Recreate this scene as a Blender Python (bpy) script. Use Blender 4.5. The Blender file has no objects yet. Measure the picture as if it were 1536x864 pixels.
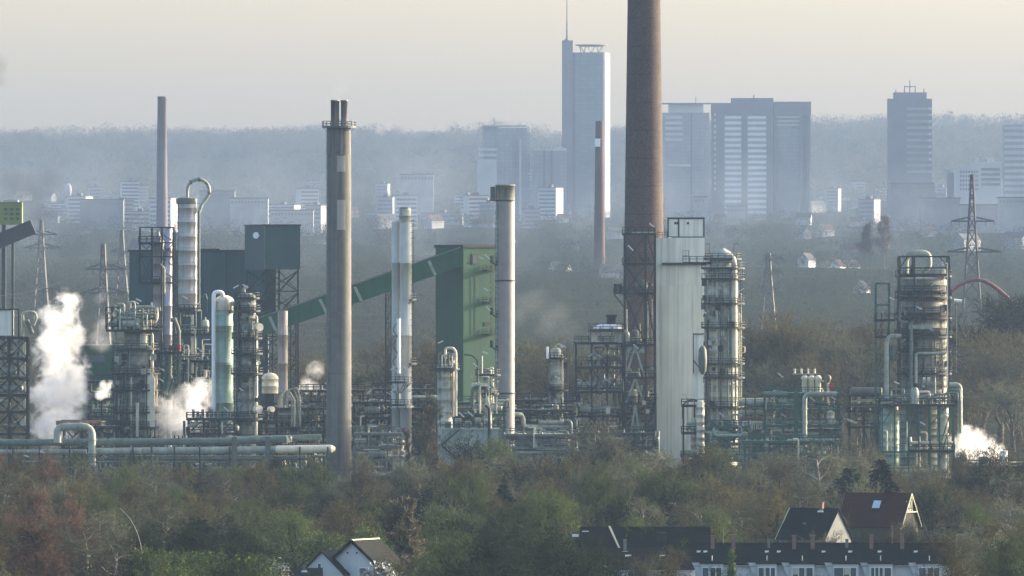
import bpy, bmesh, math, random
import numpy as np
from math import sin, cos, pi, radians, sqrt, atan2
from mathutils import Vector
S = bpy.context.scene
COL = S.collection

# ------------------------------------------------------------------ camera
F = 16900.0            # focal length in pixels of the 1536 px wide photograph
EYE = 39.5             # eye height
CX, CY = 768.0, 432.0
cam = bpy.data.cameras.new("camera"); cam_o = bpy.data.objects.new("camera", cam); COL.objects.link(cam_o)
cam_o.location = (0, 0, EYE); cam_o.rotation_euler = (radians(90), 0, 0)
cam.sensor_width = 36.0; cam.lens = 36.0 * F / 1536.0
cam.clip_start = 1.0; cam.clip_end = 60000
S.camera = cam_o

# ------------------------------------------------------------------ light
SUN_EL, SUN_AZ = radians(14.0), radians(65.0)     # azimuth to the right of the view direction (+Y)
w = bpy.data.worlds.new("World"); S.world = w; w.use_nodes = True
nt = w.node_tree
sky = nt.nodes.new("ShaderNodeTexSky"); sky.sky_type = 'NISHITA'; sky.sun_disc = False
sky.sun_elevation = SUN_EL; sky.sun_rotation = SUN_AZ
sky.altitude = 100; sky.air_density = 0.7; sky.dust_density = 4.0; sky.ozone_density = 0.42
bg = nt.nodes['Background']; bg.inputs['Strength'].default_value = 0.15
nt.links.new(sky.outputs[0], bg.inputs[0])
sl = bpy.data.lights.new("sun", 'SUN'); so = bpy.data.objects.new("sun", sl); COL.objects.link(so)
sl.energy = 3.2; sl.angle = radians(0.5); sl.color = (1.0, 0.86, 0.68)
sd = Vector((sin(SUN_AZ) * cos(SUN_EL), cos(SUN_AZ) * cos(SUN_EL), sin(SUN_EL)))
so.rotation_euler = sd.to_track_quat('Z', 'Y').to_euler()
so.location = (300, 500, 400)
S.view_settings.view_transform = 'Standard'; S.view_settings.look = 'None'
S.view_settings.exposure = 2.18; S.view_settings.gamma = 1.0; S.view_settings.use_curve_mapping = False
S.render.engine = 'CYCLES'
c = S.cycles
c.use_denoising = True; c.denoiser = 'OPENIMAGEDENOISE'; c.denoising_input_passes = 'RGB_ALBEDO_NORMAL'; c.denoising_prefilter = 'ACCURATE'; c.use_adaptive_sampling = False; c.max_bounces = 6; c.diffuse_bounces = 2; c.glossy_bounces = 2
c.transmission_bounces = 2; c.transparent_max_bounces = 8; c.volume_bounces = 2
c.volume_step_rate = 1.0; c.volume_max_steps = 256
HAZE = dict(density=0.000050, color=(0.165, 0.235, 0.35), aniso=0.3)

# ------------------------------------------------------------------ helpers
def X(px, D): return (px - CX) * D / F
def Z(py, D): return EYE + (CY - py) * D / F
def P(px, py, D): return (X(px, D), D, Z(py, D))

PROF = np.array([(-120, 37.2), (30, 37.2), (300, 18), (700, 3), (1000, -4), (1400, -6), (2190, -6), (2250, -1.5), (2300, 0), (2560, 0.0), (2800, 3), (3300, 13), (4500, 32), (6000, 50), (7500, 64), (9000, 85), (11000, 109), (13000, 141), (15000, 222), (16500, 262), (17800, 250)])
RIDGE = np.array([(-1500, -4), (-430, -4), (-250, -1), (-140, -6), (-20, 0), (60, -8), (260, 6), (330, 1), (400, 7), (1500, 6)])
def ground(x, y):
    z = np.interp(y, PROF[:, 0], PROF[:, 1])
    r = np.interp(x, RIDGE[:, 0], RIDGE[:, 1]) * np.clip((y - 13000) / 3000, 0, 1) * 1.6
    n = (np.sin(x * .021 + y * .0031) + np.sin(x * .0093 - y * .0057 + 1.3)) * np.clip((y - 2700) / 5000, 0, 1) * 2.5
    return z + r + n
def gz(x, y): return float(ground(x, y))

class MB:
    def __init__(s): s.v = []; s.f = []; s.sm = []
    def add(s, vs, fs, smooth=False):
        b = len(s.v); s.v.extend(vs)
        for q in fs: s.f.append([b + i for i in q]); s.sm.append(smooth)
    def box(s, x0, x1, y0, y1, z0, z1):
        s.add([(x0,y0,z0),(x1,y0,z0),(x1,y1,z0),(x0,y1,z0),(x0,y0,z1),(x1,y0,z1),(x1,y1,z1),(x0,y1,z1)],
              [(3,2,1,0),(4,5,6,7),(0,1,5,4),(1,2,6,5),(2,3,7,6),(3,0,4,7)]); return s
    def obox(s, c, sx, sy, sz, rz):
        ca, sa = cos(rz), sin(rz); vs = []
        for dz in (-.5, .5):
            for dx, dy in ((-.5,-.5),(.5,-.5),(.5,.5),(-.5,.5)):
                a, b = dx*sx, dy*sy
                vs.append((c[0]+a*ca-b*sa, c[1]+a*sa+b*ca, c[2]+dz*sz))
        s.add(vs, [(3,2,1,0),(4,5,6,7),(0,1,5,4),(1,2,6,5),(2,3,7,6),(3,0,4,7)]); return s
    def frame(s, d):
        d = d.normalized(); u = d.cross(Vector((0,0,1)))
        if u.length < 1e-3: u = Vector((1,0,0))
        u.normalize(); return u, u.cross(d).normalized()
    def beam(s, p, q, w, h=None):
        p = Vector(p); q = Vector(q); h = h or w
        if (q-p).length < 1e-6: return s
        u, v = s.frame(q-p); vs = []
        for c_ in (p, q):
            for a, b in ((-.5,-.5),(.5,-.5),(.5,.5),(-.5,.5)): vs.append(tuple(c_ + u*a*w + v*b*h))
        s.add(vs, [(3,2,1,0),(4,5,6,7),(0,1,5,4),(1,2,6,5),(2,3,7,6),(3,0,4,7)]); return s
    def cyl(s, p, q, r0, r1=None, n=12, caps=True):
        p = Vector(p); q = Vector(q); r1 = r0 if r1 is None else r1
        u, v = s.frame(q-p); vs = []
        for c_, r in ((p, r0), (q, r1)):
            for i in range(n):
                a = 2*pi*i/n; vs.append(tuple(c_ + u*cos(a)*r + v*sin(a)*r))
        s.add(vs, [(i, (i+1)%n, n+(i+1)%n, n+i) for i in range(n)], True)
        if caps: s.add(vs, [tuple(range(n-1,-1,-1)), tuple(range(n,2*n))])
        return s
    def tube(s, pts, r, n=8, bend=None):
        pts = [Vector(p) for p in pts]; bend = r*2.5 if bend is None else bend
        out = [pts[0]]
        for i in range(1, len(pts)-1):
            a, b, c_ = pts[i-1], pts[i], pts[i+1]
            d1 = (a-b); d2 = (c_-b); k = min(bend, d1.length*.45, d2.length*.45)
            if k < 1e-4 or d1.angle(d2, pi) > 3.0: out.append(b); continue
            e1 = b + d1.normalized()*k; e2 = b + d2.normalized()*k
            for t in (0, .25, .5, .75, 1): out.append(e1*(1-t)**2 + b*2*t*(1-t) + e2*t*t)
        out.append(pts[-1])
        vs = []; u = None; m = len(out)
        for i, p in enumerate(out):
            d = (out[min(i+1,m-1)] - out[max(i-1,0)]).normalized()
            if u is None: u, v = s.frame(d)
            else:
                u = (u - d*u.dot(d)).normalized()
                v = u.cross(d)
            for j in range(n):
                a = 2*pi*j/n; vs.append(tuple(p + u*cos(a)*r + v*sin(a)*r))
        s.add(vs, [(i*n+j, i*n+(j+1)%n, (i+1)*n+(j+1)%n, (i+1)*n+j) for i in range(m-1) for j in range(n)], True)
        s.add(vs, [tuple(range(n-1,-1,-1)), tuple(range((m-1)*n, m*n))]); return s
    def lathe(s, cx, cy, prof, n=28, cap=True, smooth=True):
        vs = []
        for r, z in prof:
            for i in range(n):
                a = 2*pi*i/n; vs.append((cx + r*cos(a), cy + r*sin(a), z))
        m = len(prof)
        s.add(vs, [(i*n+j, i*n+(j+1)%n, (i+1)*n+(j+1)%n, (i+1)*n+j) for i in range(m-1) for j in range(n)], smooth)
        if cap: s.add(vs, [tuple(range(n-1,-1,-1)), tuple(range((m-1)*n, m*n))])
        return s
    def ring(s, cx, cy, z, ri, ro, th=.12, a0=0, a1=2*pi, n=20):
        vs = []; 
        for i in range(n+1):
            a = a0 + (a1-a0)*i/n
            for r, zz in ((ri,z),(ro,z),(ro,z+th),(ri,z+th)): vs.append((cx+r*cos(a), cy+r*sin(a), zz))
        s.add(vs, [(4*i+k, 4*i+4+k, 4*i+4+(k+1)%4, 4*i+(k+1)%4) for i in range(n) for k in range(4)]); return s
    def rail(s, pts, h=1.1, step=1.6, r=.035):
        pts = [Vector(p) for p in pts]; up = Vector((0,0,1))
        for a, b in zip(pts[:-1], pts[1:]):
            for k in (h, h*.55): s.beam(a+up*k, b+up*k, r*2)
            m = max(1, int(round((b-a).length/step)))
            for i in range(m+1):
                p = a + (b-a)*i/m; s.beam(p, p+up*h, r*2)
        return s
    def ringrail(s, cx, cy, z, r, a0=0, a1=2*pi, n=14, h=1.1, w=.035):
        return s.rail([(cx+r*cos(a0+(a1-a0)*i/n), cy+r*sin(a0+(a1-a0)*i/n), z) for i in range(n+1)], h, 99, w)
    def ladder(s, p, z1, w=.5, dirx=1, cage=True):
        x, y, z0 = p
        for k in (-w/2, w/2): s.beam((x+k, y, z0), (x+k, y, z1), .07)
        z = z0
        while z < z1: s.beam((x-w/2, y, z), (x+w/2, y, z), .05); z += .5
        if cage:
            z = z0+2.2
            while z < z1:
                s.ring(x, y-.1, z, .42, .47, .07, pi, 2*pi, 6); z += 1.2
        return s
    def prism(s, poly, y0, y1):
        n = len(poly)
        vs = [(a, y0, b) for a, b in poly] + [(a, y1, b) for a, b in poly]
        s.add(vs, [tuple(range(n)), tuple(range(2*n-1, n-1, -1))] + [((i+1)%n, i, n+i, n+(i+1)%n) for i in range(n)]); return s
    def build(s, name, mat, parent=None, o=(0,0,0), tagd=None):
        me = bpy.data.meshes.new(name)
        if o != (0,0,0): vs = [(a-o[0], b-o[1], c_-o[2]) for a, b, c_ in s.v]
        else: vs = s.v
        me.from_pydata(vs, [], s.f); me.polygons.foreach_set('use_smooth', s.sm)
        me.materials.append(mat); me.update()
        ob = bpy.data.objects.new(name, me); COL.objects.link(ob)
        if parent is not None: ob.parent = parent
        else: ob.location = o
        return ob

def np_mesh(name, V, Fq, mat, parent=None, loc=(0,0,0), link=True):
    """V (n,3), Fq (m,k) array of same-size faces"""
    V = np.asarray(V, dtype=np.float32); Fq = np.asarray(Fq, dtype=np.int32); k = Fq.shape[1]
    me = bpy.data.meshes.new(name)
    me.vertices.add(len(V)); me.vertices.foreach_set('co', V.ravel())
    me.loops.add(Fq.size); me.loops.foreach_set('vertex_index', Fq.ravel())
    me.polygons.add(len(Fq)); me.polygons.foreach_set('loop_start', np.arange(0, Fq.size, k, dtype=np.int32))
    me.materials.append(mat); me.update(calc_edges=True)
    if not link: return me
    ob = bpy.data.objects.new(name, me); COL.objects.link(ob); ob.location = loc
    if parent is not None: ob.parent = parent
    return ob

def tag(o, label=None, cat=None, group=None, kind=None):
    if label: o['label'] = label
    if cat: o['category'] = cat
    if group: o['group'] = group
    if kind: o['kind'] = kind
    return o
def thing(name, label, cat, loc=(0,0,0), group=None, rz=0):
    o = bpy.data.objects.new(name, None); COL.objects.link(o); o.location = loc; o.rotation_euler = (0,0,rz)
    o.empty_display_size = 1.0
    return tag(o, label, cat, group)
def copy_tree(o, parent=None):
    c_ = o.copy(); COL.objects.link(c_); c_.parent = parent
    for ch in list(o.children): copy_tree(ch, c_)
    return c_

# ------------------------------------------------------------------ materials
def mat(name, col, rough=.75, metal=0.0, var=.22, scale=.6, streak=None, sk=.5, panel=None, pcol=.6, bump=0.0, spec=.2, fine=0.0, off=.5):
    m = bpy.data.materials.new(name); m.use_nodes = True; n = m.node_tree; L = n.links.new
    b = n.nodes['Principled BSDF']; b.inputs['Roughness'].default_value = rough; b.inputs['Metallic'].default_value = metal
    b.inputs['Specular IOR Level'].default_value = spec
    tc = n.nodes.new('ShaderNodeTexCoord')
    nz = n.nodes.new('ShaderNodeTexNoise'); nz.inputs['Scale'].default_value = scale; nz.inputs['Detail'].default_value = 6
    nz.inputs['Roughness'].default_value = .65
    L(tc.outputs['Object'], nz.inputs['Vector'])
    mr = n.nodes.new('ShaderNodeMapRange'); mr.inputs[1].default_value = .3; mr.inputs[2].default_value = .7
    mr.inputs[3].default_value = 1-var; mr.inputs[4].default_value = 1+var
    L(nz.outputs[0], mr.inputs[0])
    mx = n.nodes.new('ShaderNodeMix'); mx.data_type = 'RGBA'; mx.blend_type = 'MULTIPLY'; mx.inputs[0].default_value = 1
    mx.inputs[6].default_value = (*col, 1); L(mr.outputs[0], mx.inputs[7]); out = mx.outputs[2]
    if streak:
        mp = n.nodes.new('ShaderNodeMapping'); mp.inputs['Scale'].default_value = (1.3, 1.3, .05); L(tc.outputs['Object'], mp.inputs[0])
        n2 = n.nodes.new('ShaderNodeTexNoise'); n2.inputs['Scale'].default_value = 1.0; n2.inputs['Detail'].default_value = 5; L(mp.outputs[0], n2.inputs['Vector'])
        r2 = n.nodes.new('ShaderNodeMapRange'); r2.inputs[1].default_value = .48; r2.inputs[2].default_value = .68; r2.inputs[3].default_value = 0; r2.inputs[4].default_value = sk
        L(n2.outputs[0], r2.inputs[0])
        m2 = n.nodes.new('ShaderNodeMix'); m2.data_type = 'RGBA'; L(r2.outputs[0], m2.inputs[0]); L(out, m2.inputs[6]); m2.inputs[7].default_value = (*streak, 1)
        out = m2.outputs[2]
    if panel:
        pw, ph, mo = panel
        sx = n.nodes.new('ShaderNodeSeparateXYZ'); L(tc.outputs['Object'], sx.inputs[0])
        ad = n.nodes.new('ShaderNodeMath'); ad.operation = 'ADD'; L(sx.outputs[0], ad.inputs[0]); L(sx.outputs[1], ad.inputs[1])
        cb = n.nodes.new('ShaderNodeCombineXYZ'); L(ad.outputs[0], cb.inputs[0]); L(sx.outputs[2], cb.inputs[1])
        br = n.nodes.new('ShaderNodeTexBrick'); br.inputs['Scale'].default_value = 1; br.inputs['Brick Width'].default_value = pw; br.inputs['Row Height'].default_value = ph
        br.inputs['Mortar Size'].default_value = mo; br.inputs['Mortar Smooth'].default_value = .2; br.offset = off
        br.inputs['Color1'].default_value = (1,1,1,1); br.inputs['Color2'].default_value = (.86,.86,.86,1); br.inputs['Mortar'].default_value = (pcol,pcol,pcol,1)
        L(cb.outputs[0], br.inputs['Vector'])
        m3 = n.nodes.new('ShaderNodeMix'); m3.data_type = 'RGBA'; m3.blend_type = 'MULTIPLY'; m3.inputs[0].default_value = 1
        L(out, m3.inputs[6]); L(br.outputs[0], m3.inputs[7]); out = m3.outputs[2]
    if fine:
        n4 = n.nodes.new('ShaderNodeTexNoise'); n4.inputs['Scale'].default_value = 4.0; n4.inputs['Detail'].default_value = 3; L(tc.outputs['Object'], n4.inputs['Vector'])
        r4 = n.nodes.new('ShaderNodeMapRange'); r4.inputs[1].default_value = .35; r4.inputs[2].default_value = .65; r4.inputs[3].default_value = 1-fine; r4.inputs[4].default_value = 1+fine
        L(n4.outputs[0], r4.inputs[0])
        m4 = n.nodes.new('ShaderNodeMix'); m4.data_type = 'RGBA'; m4.blend_type = 'MULTIPLY'; m4.inputs[0].default_value = 1
        L(out, m4.inputs[6]); L(r4.outputs[0], m4.inputs[7]); out = m4.outputs[2]
    L(out, b.inputs['Base Color'])
    if bump:
        bp = n.nodes.new('ShaderNodeBump'); bp.inputs['Strength'].default_value = bump; bp.inputs['Distance'].default_value = .1
        L(nz.outputs[0], bp.inputs['Height']); L(bp.outputs[0], b.inputs['Normal'])
    return m
def soften(m, f=.5):
    """thin twigs and leaves let light through: mix in a translucent lobe of the same colour"""
    n = m.node_tree; b = n.nodes['Principled BSDF']; src = b.inputs['Base Color'].links[0].from_socket
    t = n.nodes.new('ShaderNodeBsdfTranslucent'); mx = n.nodes.new('ShaderNodeMixShader'); mx.inputs[0].default_value = f
    n.links.new(src, t.inputs[0]); n.links.new(b.outputs[0], mx.inputs[1]); n.links.new(t.outputs[0], mx.inputs[2])
    n.links.new(mx.outputs[0], n.nodes['Material Output'].inputs['Surface'])
    return m
def random_tint(m, lo=.75, hi=1.3):
    """every tree its own shade: multiply the base colour by a per-object random value"""
    n = m.node_tree; b = n.nodes['Principled BSDF']; lk = b.inputs['Base Color'].links[0]; src = lk.from_socket; n.links.remove(lk)
    oi = n.nodes.new('ShaderNodeObjectInfo'); r = n.nodes.new('ShaderNodeMapRange'); r.inputs[3].default_value = lo; r.inputs[4].default_value = hi
    n.links.new(oi.outputs['Random'], r.inputs[0])
    mx = n.nodes.new('ShaderNodeMix'); mx.data_type = 'RGBA'; mx.blend_type = 'MULTIPLY'; mx.inputs[0].default_value = 1
    n.links.new(src, mx.inputs[6]); n.links.new(r.outputs[0], mx.inputs[7]); n.links.new(mx.outputs[2], b.inputs['Base Color'])
    return m
# ------------------------------------------------------------------ terrain
M_ground = mat('ground', (.026,.032,.021), .95, var=.45, scale=.03, fine=.3, spec=0)
ys = np.concatenate([np.arange(-100, 3000, 50), np.arange(3000, 17801, 125)])
xs = np.concatenate([np.arange(-1900, -800, 100), np.arange(-800, 801, 25), np.arange(900, 1901, 100)])
gx, gy = np.meshgrid(xs, ys); gzz = ground(gx, gy)
V = np.stack([gx.ravel(), gy.ravel(), gzz.ravel()], 1); nx = len(xs)
I = np.arange(len(ys)*nx).reshape(len(ys), nx)
Q = np.stack([I[:-1,:-1].ravel(), I[:-1,1:].ravel(), I[1:,1:].ravel(), I[1:,:-1].ravel()], 1)
g = np_mesh('ground', V, Q, M_ground); tag(g, kind='structure')

# ------------------------------------------------------------------ haze: one closed box round everything
bx = MB().box(-2100, 2100, -150, 17960, -8.0, 352)
M_haze = bpy.data.materials.new('haze_air'); M_haze.use_nodes = True; hn = M_haze.node_tree
hn.nodes.remove(hn.nodes['Principled BSDF'])
pv = hn.nodes.new('ShaderNodeVolumePrincipled'); pv.inputs['Density'].default_value = HAZE['density']; pv.inputs['Color'].default_value = (*HAZE['color'], 1)
pv.inputs['Anisotropy'].default_value = HAZE['aniso']
hn.links.new(pv.outputs[0], hn.nodes['Material Output'].inputs['Volume'])
hz = bx.build('haze', M_haze); tag(hz, kind='stuff')

# ------------------------------------------------------------------ woods: many small twig faces through each crown
def puffs(name, pts, hs, ws, nf, fs, mats, seed, thin=.55):
    """one mesh of a wood too far to count: pts (n,3) bases, hs heights, ws widths, nf faces per crown of size fs"""
    R = np.random.default_rng(seed); n = len(pts)
    th = R.uniform(0, 2*pi, (n, nf)); u = R.uniform(-1, 1, (n, nf)); rr = R.uniform(0.35, 1, (n, nf)) ** .5
    lob = 1 + .28*np.sin(3*th + R.uniform(0, 6, (n,1))) * np.cos(4*u + R.uniform(0, 6, (n,1)))
    s = np.sqrt(1-u*u)*rr*lob
    cx = pts[:,0:1] + s*np.cos(th)*ws[:,None]*.5; cy = pts[:,1:2] + s*np.sin(th)*ws[:,None]*.5
    cz = pts[:,2:3] + hs[:,None]*(.56 + .44*u*rr*lob)
    C = np.stack([cx, cy, cz], -1).reshape(-1, 3); N = len(C)
    a = R.normal(size=(N,3)); a[:,2] *= 1.6; a /= np.linalg.norm(a, axis=1)[:,None]
    b = R.normal(size=(N,3)); b /= np.linalg.norm(b, axis=1)[:,None]
    sz = np.broadcast_to(fs, (n,))[:,None].repeat(nf,1).reshape(-1,1) * R.uniform(.6, 1.5, (N,1))
    V = np.concatenate([C - a*sz, C + a*sz, C + b*sz*thin], 1).reshape(-1, 3)
    Fc = np.arange(N*3).reshape(N, 3)
    return np_mesh(name, V, Fc, mats)
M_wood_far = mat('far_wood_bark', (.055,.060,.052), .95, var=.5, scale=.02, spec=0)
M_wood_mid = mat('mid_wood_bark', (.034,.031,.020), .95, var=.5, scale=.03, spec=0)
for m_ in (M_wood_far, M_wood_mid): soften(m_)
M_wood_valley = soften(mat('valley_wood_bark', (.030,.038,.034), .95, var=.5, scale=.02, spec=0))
M_wood_green = mat('mid_wood_green', (.03,.045,.02), .95, var=.4, scale=.03, spec=0)
RG = np.random.default_rng(5)
def scatter(n, d0, d1, marg, rej=None):
    d = RG.uniform(d0, d1, n); x = RG.uniform(-1, 1, n) * (d*CX/F*1.08 + marg)
    if rej is not None:
        k = rej(x, d); d = d[k]; x = x[k]
    return np.stack([x, d, ground(x, d)], 1)
# ridge wood on the horizon
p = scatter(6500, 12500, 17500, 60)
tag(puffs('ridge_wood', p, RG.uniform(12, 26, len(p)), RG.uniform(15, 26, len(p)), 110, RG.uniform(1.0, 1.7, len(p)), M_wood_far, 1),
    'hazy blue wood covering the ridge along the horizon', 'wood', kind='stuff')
def clear_city(x, d):
    cl = np.sin(x*.031+d*.006)+np.sin(x*.013-d*.0041+2)
    return cl > -.2
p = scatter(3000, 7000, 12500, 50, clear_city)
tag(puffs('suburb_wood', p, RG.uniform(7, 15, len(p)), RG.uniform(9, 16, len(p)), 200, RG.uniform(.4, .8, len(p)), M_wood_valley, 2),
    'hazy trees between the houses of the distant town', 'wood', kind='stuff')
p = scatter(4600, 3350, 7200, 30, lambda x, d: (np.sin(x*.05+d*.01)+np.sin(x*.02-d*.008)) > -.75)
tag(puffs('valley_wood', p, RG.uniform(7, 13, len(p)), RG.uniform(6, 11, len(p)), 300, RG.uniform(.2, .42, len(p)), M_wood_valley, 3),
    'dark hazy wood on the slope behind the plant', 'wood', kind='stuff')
p = scatter(1300, 2470, 3350, 20)
tag(puffs('scrub_wood', p, RG.uniform(6, 13, len(p)), RG.uniform(5, 9, len(p)), 420, RG.uniform(.12, .26, len(p)), M_wood_mid, 4),
    'brown bare scrub wood directly behind the plant', 'scrub', kind='stuff')
M_under = mat('undergrowth_twigs', (.012,.016,.007), .95, var=.6, scale=.3, spec=0); soften(M_under)  # darkened so the colour itself makes shade in gaps between trees
# undergrowth between the houses and the plant
p = np.concatenate([scatter(2300, 1250, 2200, 8), scatter(700, 2195, 2268, 8)])
tag(puffs('undergrowth', p, RG.uniform(2.0, 5.0, len(p)), RG.uniform(3, 7, len(p)), 150, RG.uniform(.3, .6, len(p)), M_under, 6, .10),
    'low brown undergrowth and bramble beneath the bare trees', 'undergrowth', kind='stuff')
# ------------------------------------------------------------------ trees
def seg_mesh(segs, sides):
    """segs: list of (p0,p1,r0,r1) -> arrays of quads; sides 2 = a flat twig ribbon"""
    A = np.array([s[0] for s in segs]); B = np.array([s[1] for s in segs]); r0 = np.array([s[2] for s in segs])[:,None]; r1 = np.array([s[3] for s in segs])[:,None]
    d = B-A; d /= np.maximum(np.linalg.norm(d, axis=1)[:,None], 1e-6)
    R = np.random.default_rng(len(segs)); t = R.normal(size=d.shape); u = np.cross(d, t); u /= np.maximum(np.linalg.norm(u, axis=1)[:,None], 1e-6); v = np.cross(d, u)
    n = len(segs)
    if sides == 2:
        V = np.stack([A-u*r0, A+u*r0, B+u*r1, B-u*r1], 1).reshape(-1,3); return V, np.arange(n*4).reshape(n,4)
    ring0 = []; ring1 = []
    for k in range(sides):
        a = 2*pi*k/sides; ring0.append(A + (u*cos(a)+v*sin(a))*r0); ring1.append(B + (u*cos(a)+v*sin(a))*r1)
    V = np.stack(ring0+ring1, 1).reshape(-1,3); base = (np.arange(n)*2*sides)[:,None]
    Q = np.concatenate([base + np.array([[k, (k+1)%sides, sides+(k+1)%sides, sides+k]]) for k in range(sides)], 0)
    return V, Q

def grow(seed, H, spread, kind, nlv=4):
    rnd = random.Random(seed); trunk = []; twigs = []; tips = []
    up = Vector((0,0,1))
    def rv(): return Vector((rnd.gauss(0,1), rnd.gauss(0,1), rnd.gauss(0,1)))
    def branch(p, d, ln, r, lev, nlev):
        ns = 4 if lev < 2 else (3 if lev < nlev else 2)
        q = p.copy(); pts = [q.copy()]; dd = d.normalized()
        for i in range(ns):
            wob = ((.025 if kind == 'col' else .10) if lev == 0 else .22)
            trop = {'vase': .10, 'col': .30, 'round': .07, 'weep': -.06}[kind] if lev else .15
            dd = (dd + rv()*wob + up*trop).normalized()
            q2 = q + dd*ln/ns
            ra = r*(1-.75*i/ns); rb = r*(1-.75*(i+1)/ns)
            (trunk if lev <= 1 else twigs).append((tuple(q), tuple(q2), max(ra,(.03 if lev < 3 else .021)), max(rb,.017)))
            q = q2; pts.append(q.copy())
        if lev >= nlev: tips.append(tuple(q)); return
        nch = {0: (15 if kind != 'col' else 26), 1: 8, 2: 5, 3: 4}[lev]
        for k in range(nch):
            t = (.22 + .78*(k+rnd.random())/nch) if lev == 0 else (.25 + .75*rnd.random())
            f = t*ns; i = min(int(f), ns-1); pos = pts[i].lerp(pts[i+1], f-i)
            ax = (pts[i+1]-pts[i]).normalized()
            side = ax.cross(rv()).normalized()
            if lev == 0:
                ga = k*2.4 + rnd.random()*.6; side = Vector((cos(ga), sin(ga), 0))
            ang = {'vase': .55, 'col': .30, 'round': .95, 'weep': .9}[kind] * rnd.uniform(.75, 1.25)
            if lev == 0 and kind == 'round': ang = 1.25 - .75*t
            nd = ax*cos(ang) + side*sin(ang)
            if lev == 0:
                l2 = H*spread*{'vase': (1.15-.5*t), 'col': .8*(1.1-.55*t), 'round': (1.0-.55*t)*1.0, 'weep': (1-.5*t)}[kind]*rnd.uniform(.75,1.15)
            else: l2 = ln*rnd.uniform(.42,.68)
            branch(pos, nd, l2, r*(1-.7*t)*.55+.008, lev+1, nlev)
    branch(Vector((0,0,0)), Vector((rnd.gauss(0,.015 if kind == 'col' else .04), rnd.gauss(0,.015 if kind == 'col' else .04), 1)), H*{'vase': .55, 'col': .93, 'round': .62, 'weep': .65}[kind], .028*H**.95*(.45 if kind == 'col' else 1), 0, nlv)
    return trunk, twigs, tips

M_bark = mat('bark_dark', (.016,.016,.011), .95, var=.4, scale=.8, spec=0)
M_barkp = mat('bark_pale', (.16,.15,.125), .9, var=.4, scale=.7)
M_barkg = mat('bark_grey', (.075,.070,.052), .95, var=.4, scale=.8, spec=0)
def twigmat(n, col): return random_tint(soften(mat(n, col, .95, var=.6, scale=.9, spec=0), .25), .45, 1.75)
M_tw = [twigmat('twigs_brown', (.056,.050,.022)), twigmat('twigs_olive', (.048,.062,.021)), twigmat('twigs_grey', (.066,.071,.044)), twigmat('twigs_red', (.070,.044,.028)), twigmat('twigs_dark', (.013,.018,.008))]
M_tw.append(twigmat('twigs_straw', (.085,.074,.045)))
M_leaf = random_tint(mat('young_leaves', (.085,.125,.030), .8, var=.4, scale=.5, spec=0), .8, 1.25)
M_blos = mat('blossom', (.36,.35,.30), .8, var=.3, scale=.5)
M_needle = random_tint(mat('spruce_needles', (.012,.026,.014), .9, var=.4, scale=.6, spec=0), .8, 1.2)

def tree_proto(seed, H, spread, kind, tm, bark=None, leaf=None, leafn=0, leafs=.12, twr=1.0, nlv=4):
    trunk, twigs, tips = grow(seed, H, spread, kind, nlv)
    V, Q = seg_mesh(trunk, 5); mt = np_mesh('trunk', V, Q, bark or M_bark, link=False)
    twigs = [(a, b, r0*twr, r1*twr) for a, b, r0, r1 in twigs]
    V, Q = seg_mesh(twigs, 2); mc = np_mesh('crown', V, Q, tm, link=False)
    ml = None
    if leafn:
        R = np.random.default_rng(seed); T = np.array(tips); T = T[R.integers(0, len(T), leafn)] + R.normal(size=(leafn,3))*.12
        a = R.normal(size=(leafn,3))*leafs; b = R.normal(size=(leafn,3))*leafs
        V = np.stack([T-a, T+b, T+a], 1).reshape(-1,3); ml = np_mesh('foliage', V, np.arange(leafn*3).reshape(-1,3), leaf, link=False)
    top = max(max(a[2], b[2]) for a, b, *_ in twigs)
    return dict(trunk=mt, crown=mc, leaf=ml, H=top)
def spruce_proto(seed, H, Wd):
    rnd = random.Random(seed); tr = [((0,0,0),(0,0,H*.98),.16,.03)]; fo = []
    z = H*.08
    while z < H:
        L = Wd*.5*(1-z/H)**.85*rnd.uniform(.85,1.15)+.15
        for k in range(9):
            a = rnd.uniform(0, 2*pi); l = L*rnd.uniform(.6,1.15)
            p = Vector((0,0,z)); d = Vector((cos(a), sin(a), -.22))
            q = p + d*l + Vector((0,0,.10*l)); tr.append((tuple(p), tuple(q), .03, .01))
            for j in range(int(7+l*9)):
                t = rnd.uniform(.15,1); c_ = p.lerp(q, t) + Vector((rnd.gauss(0,.12), rnd.gauss(0,.12), rnd.gauss(-.08,.09)))
                dv = Vector((cos(a)+rnd.gauss(0,.6), sin(a)+rnd.gauss(0,.6), rnd.gauss(-.3,.3))).normalized()*.28
                fo.append((tuple(c_), tuple(c_+dv), .085, .02))
        z += .34
    V, Q = seg_mesh(tr, 4); mt = np_mesh('trunk', V, Q, M_bark, link=False)
    V, Q = seg_mesh(fo, 2); mc = np_mesh('crown', V, Q, M_needle, link=False)
    return dict(trunk=mt, crown=mc, leaf=None, H=H)

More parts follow.
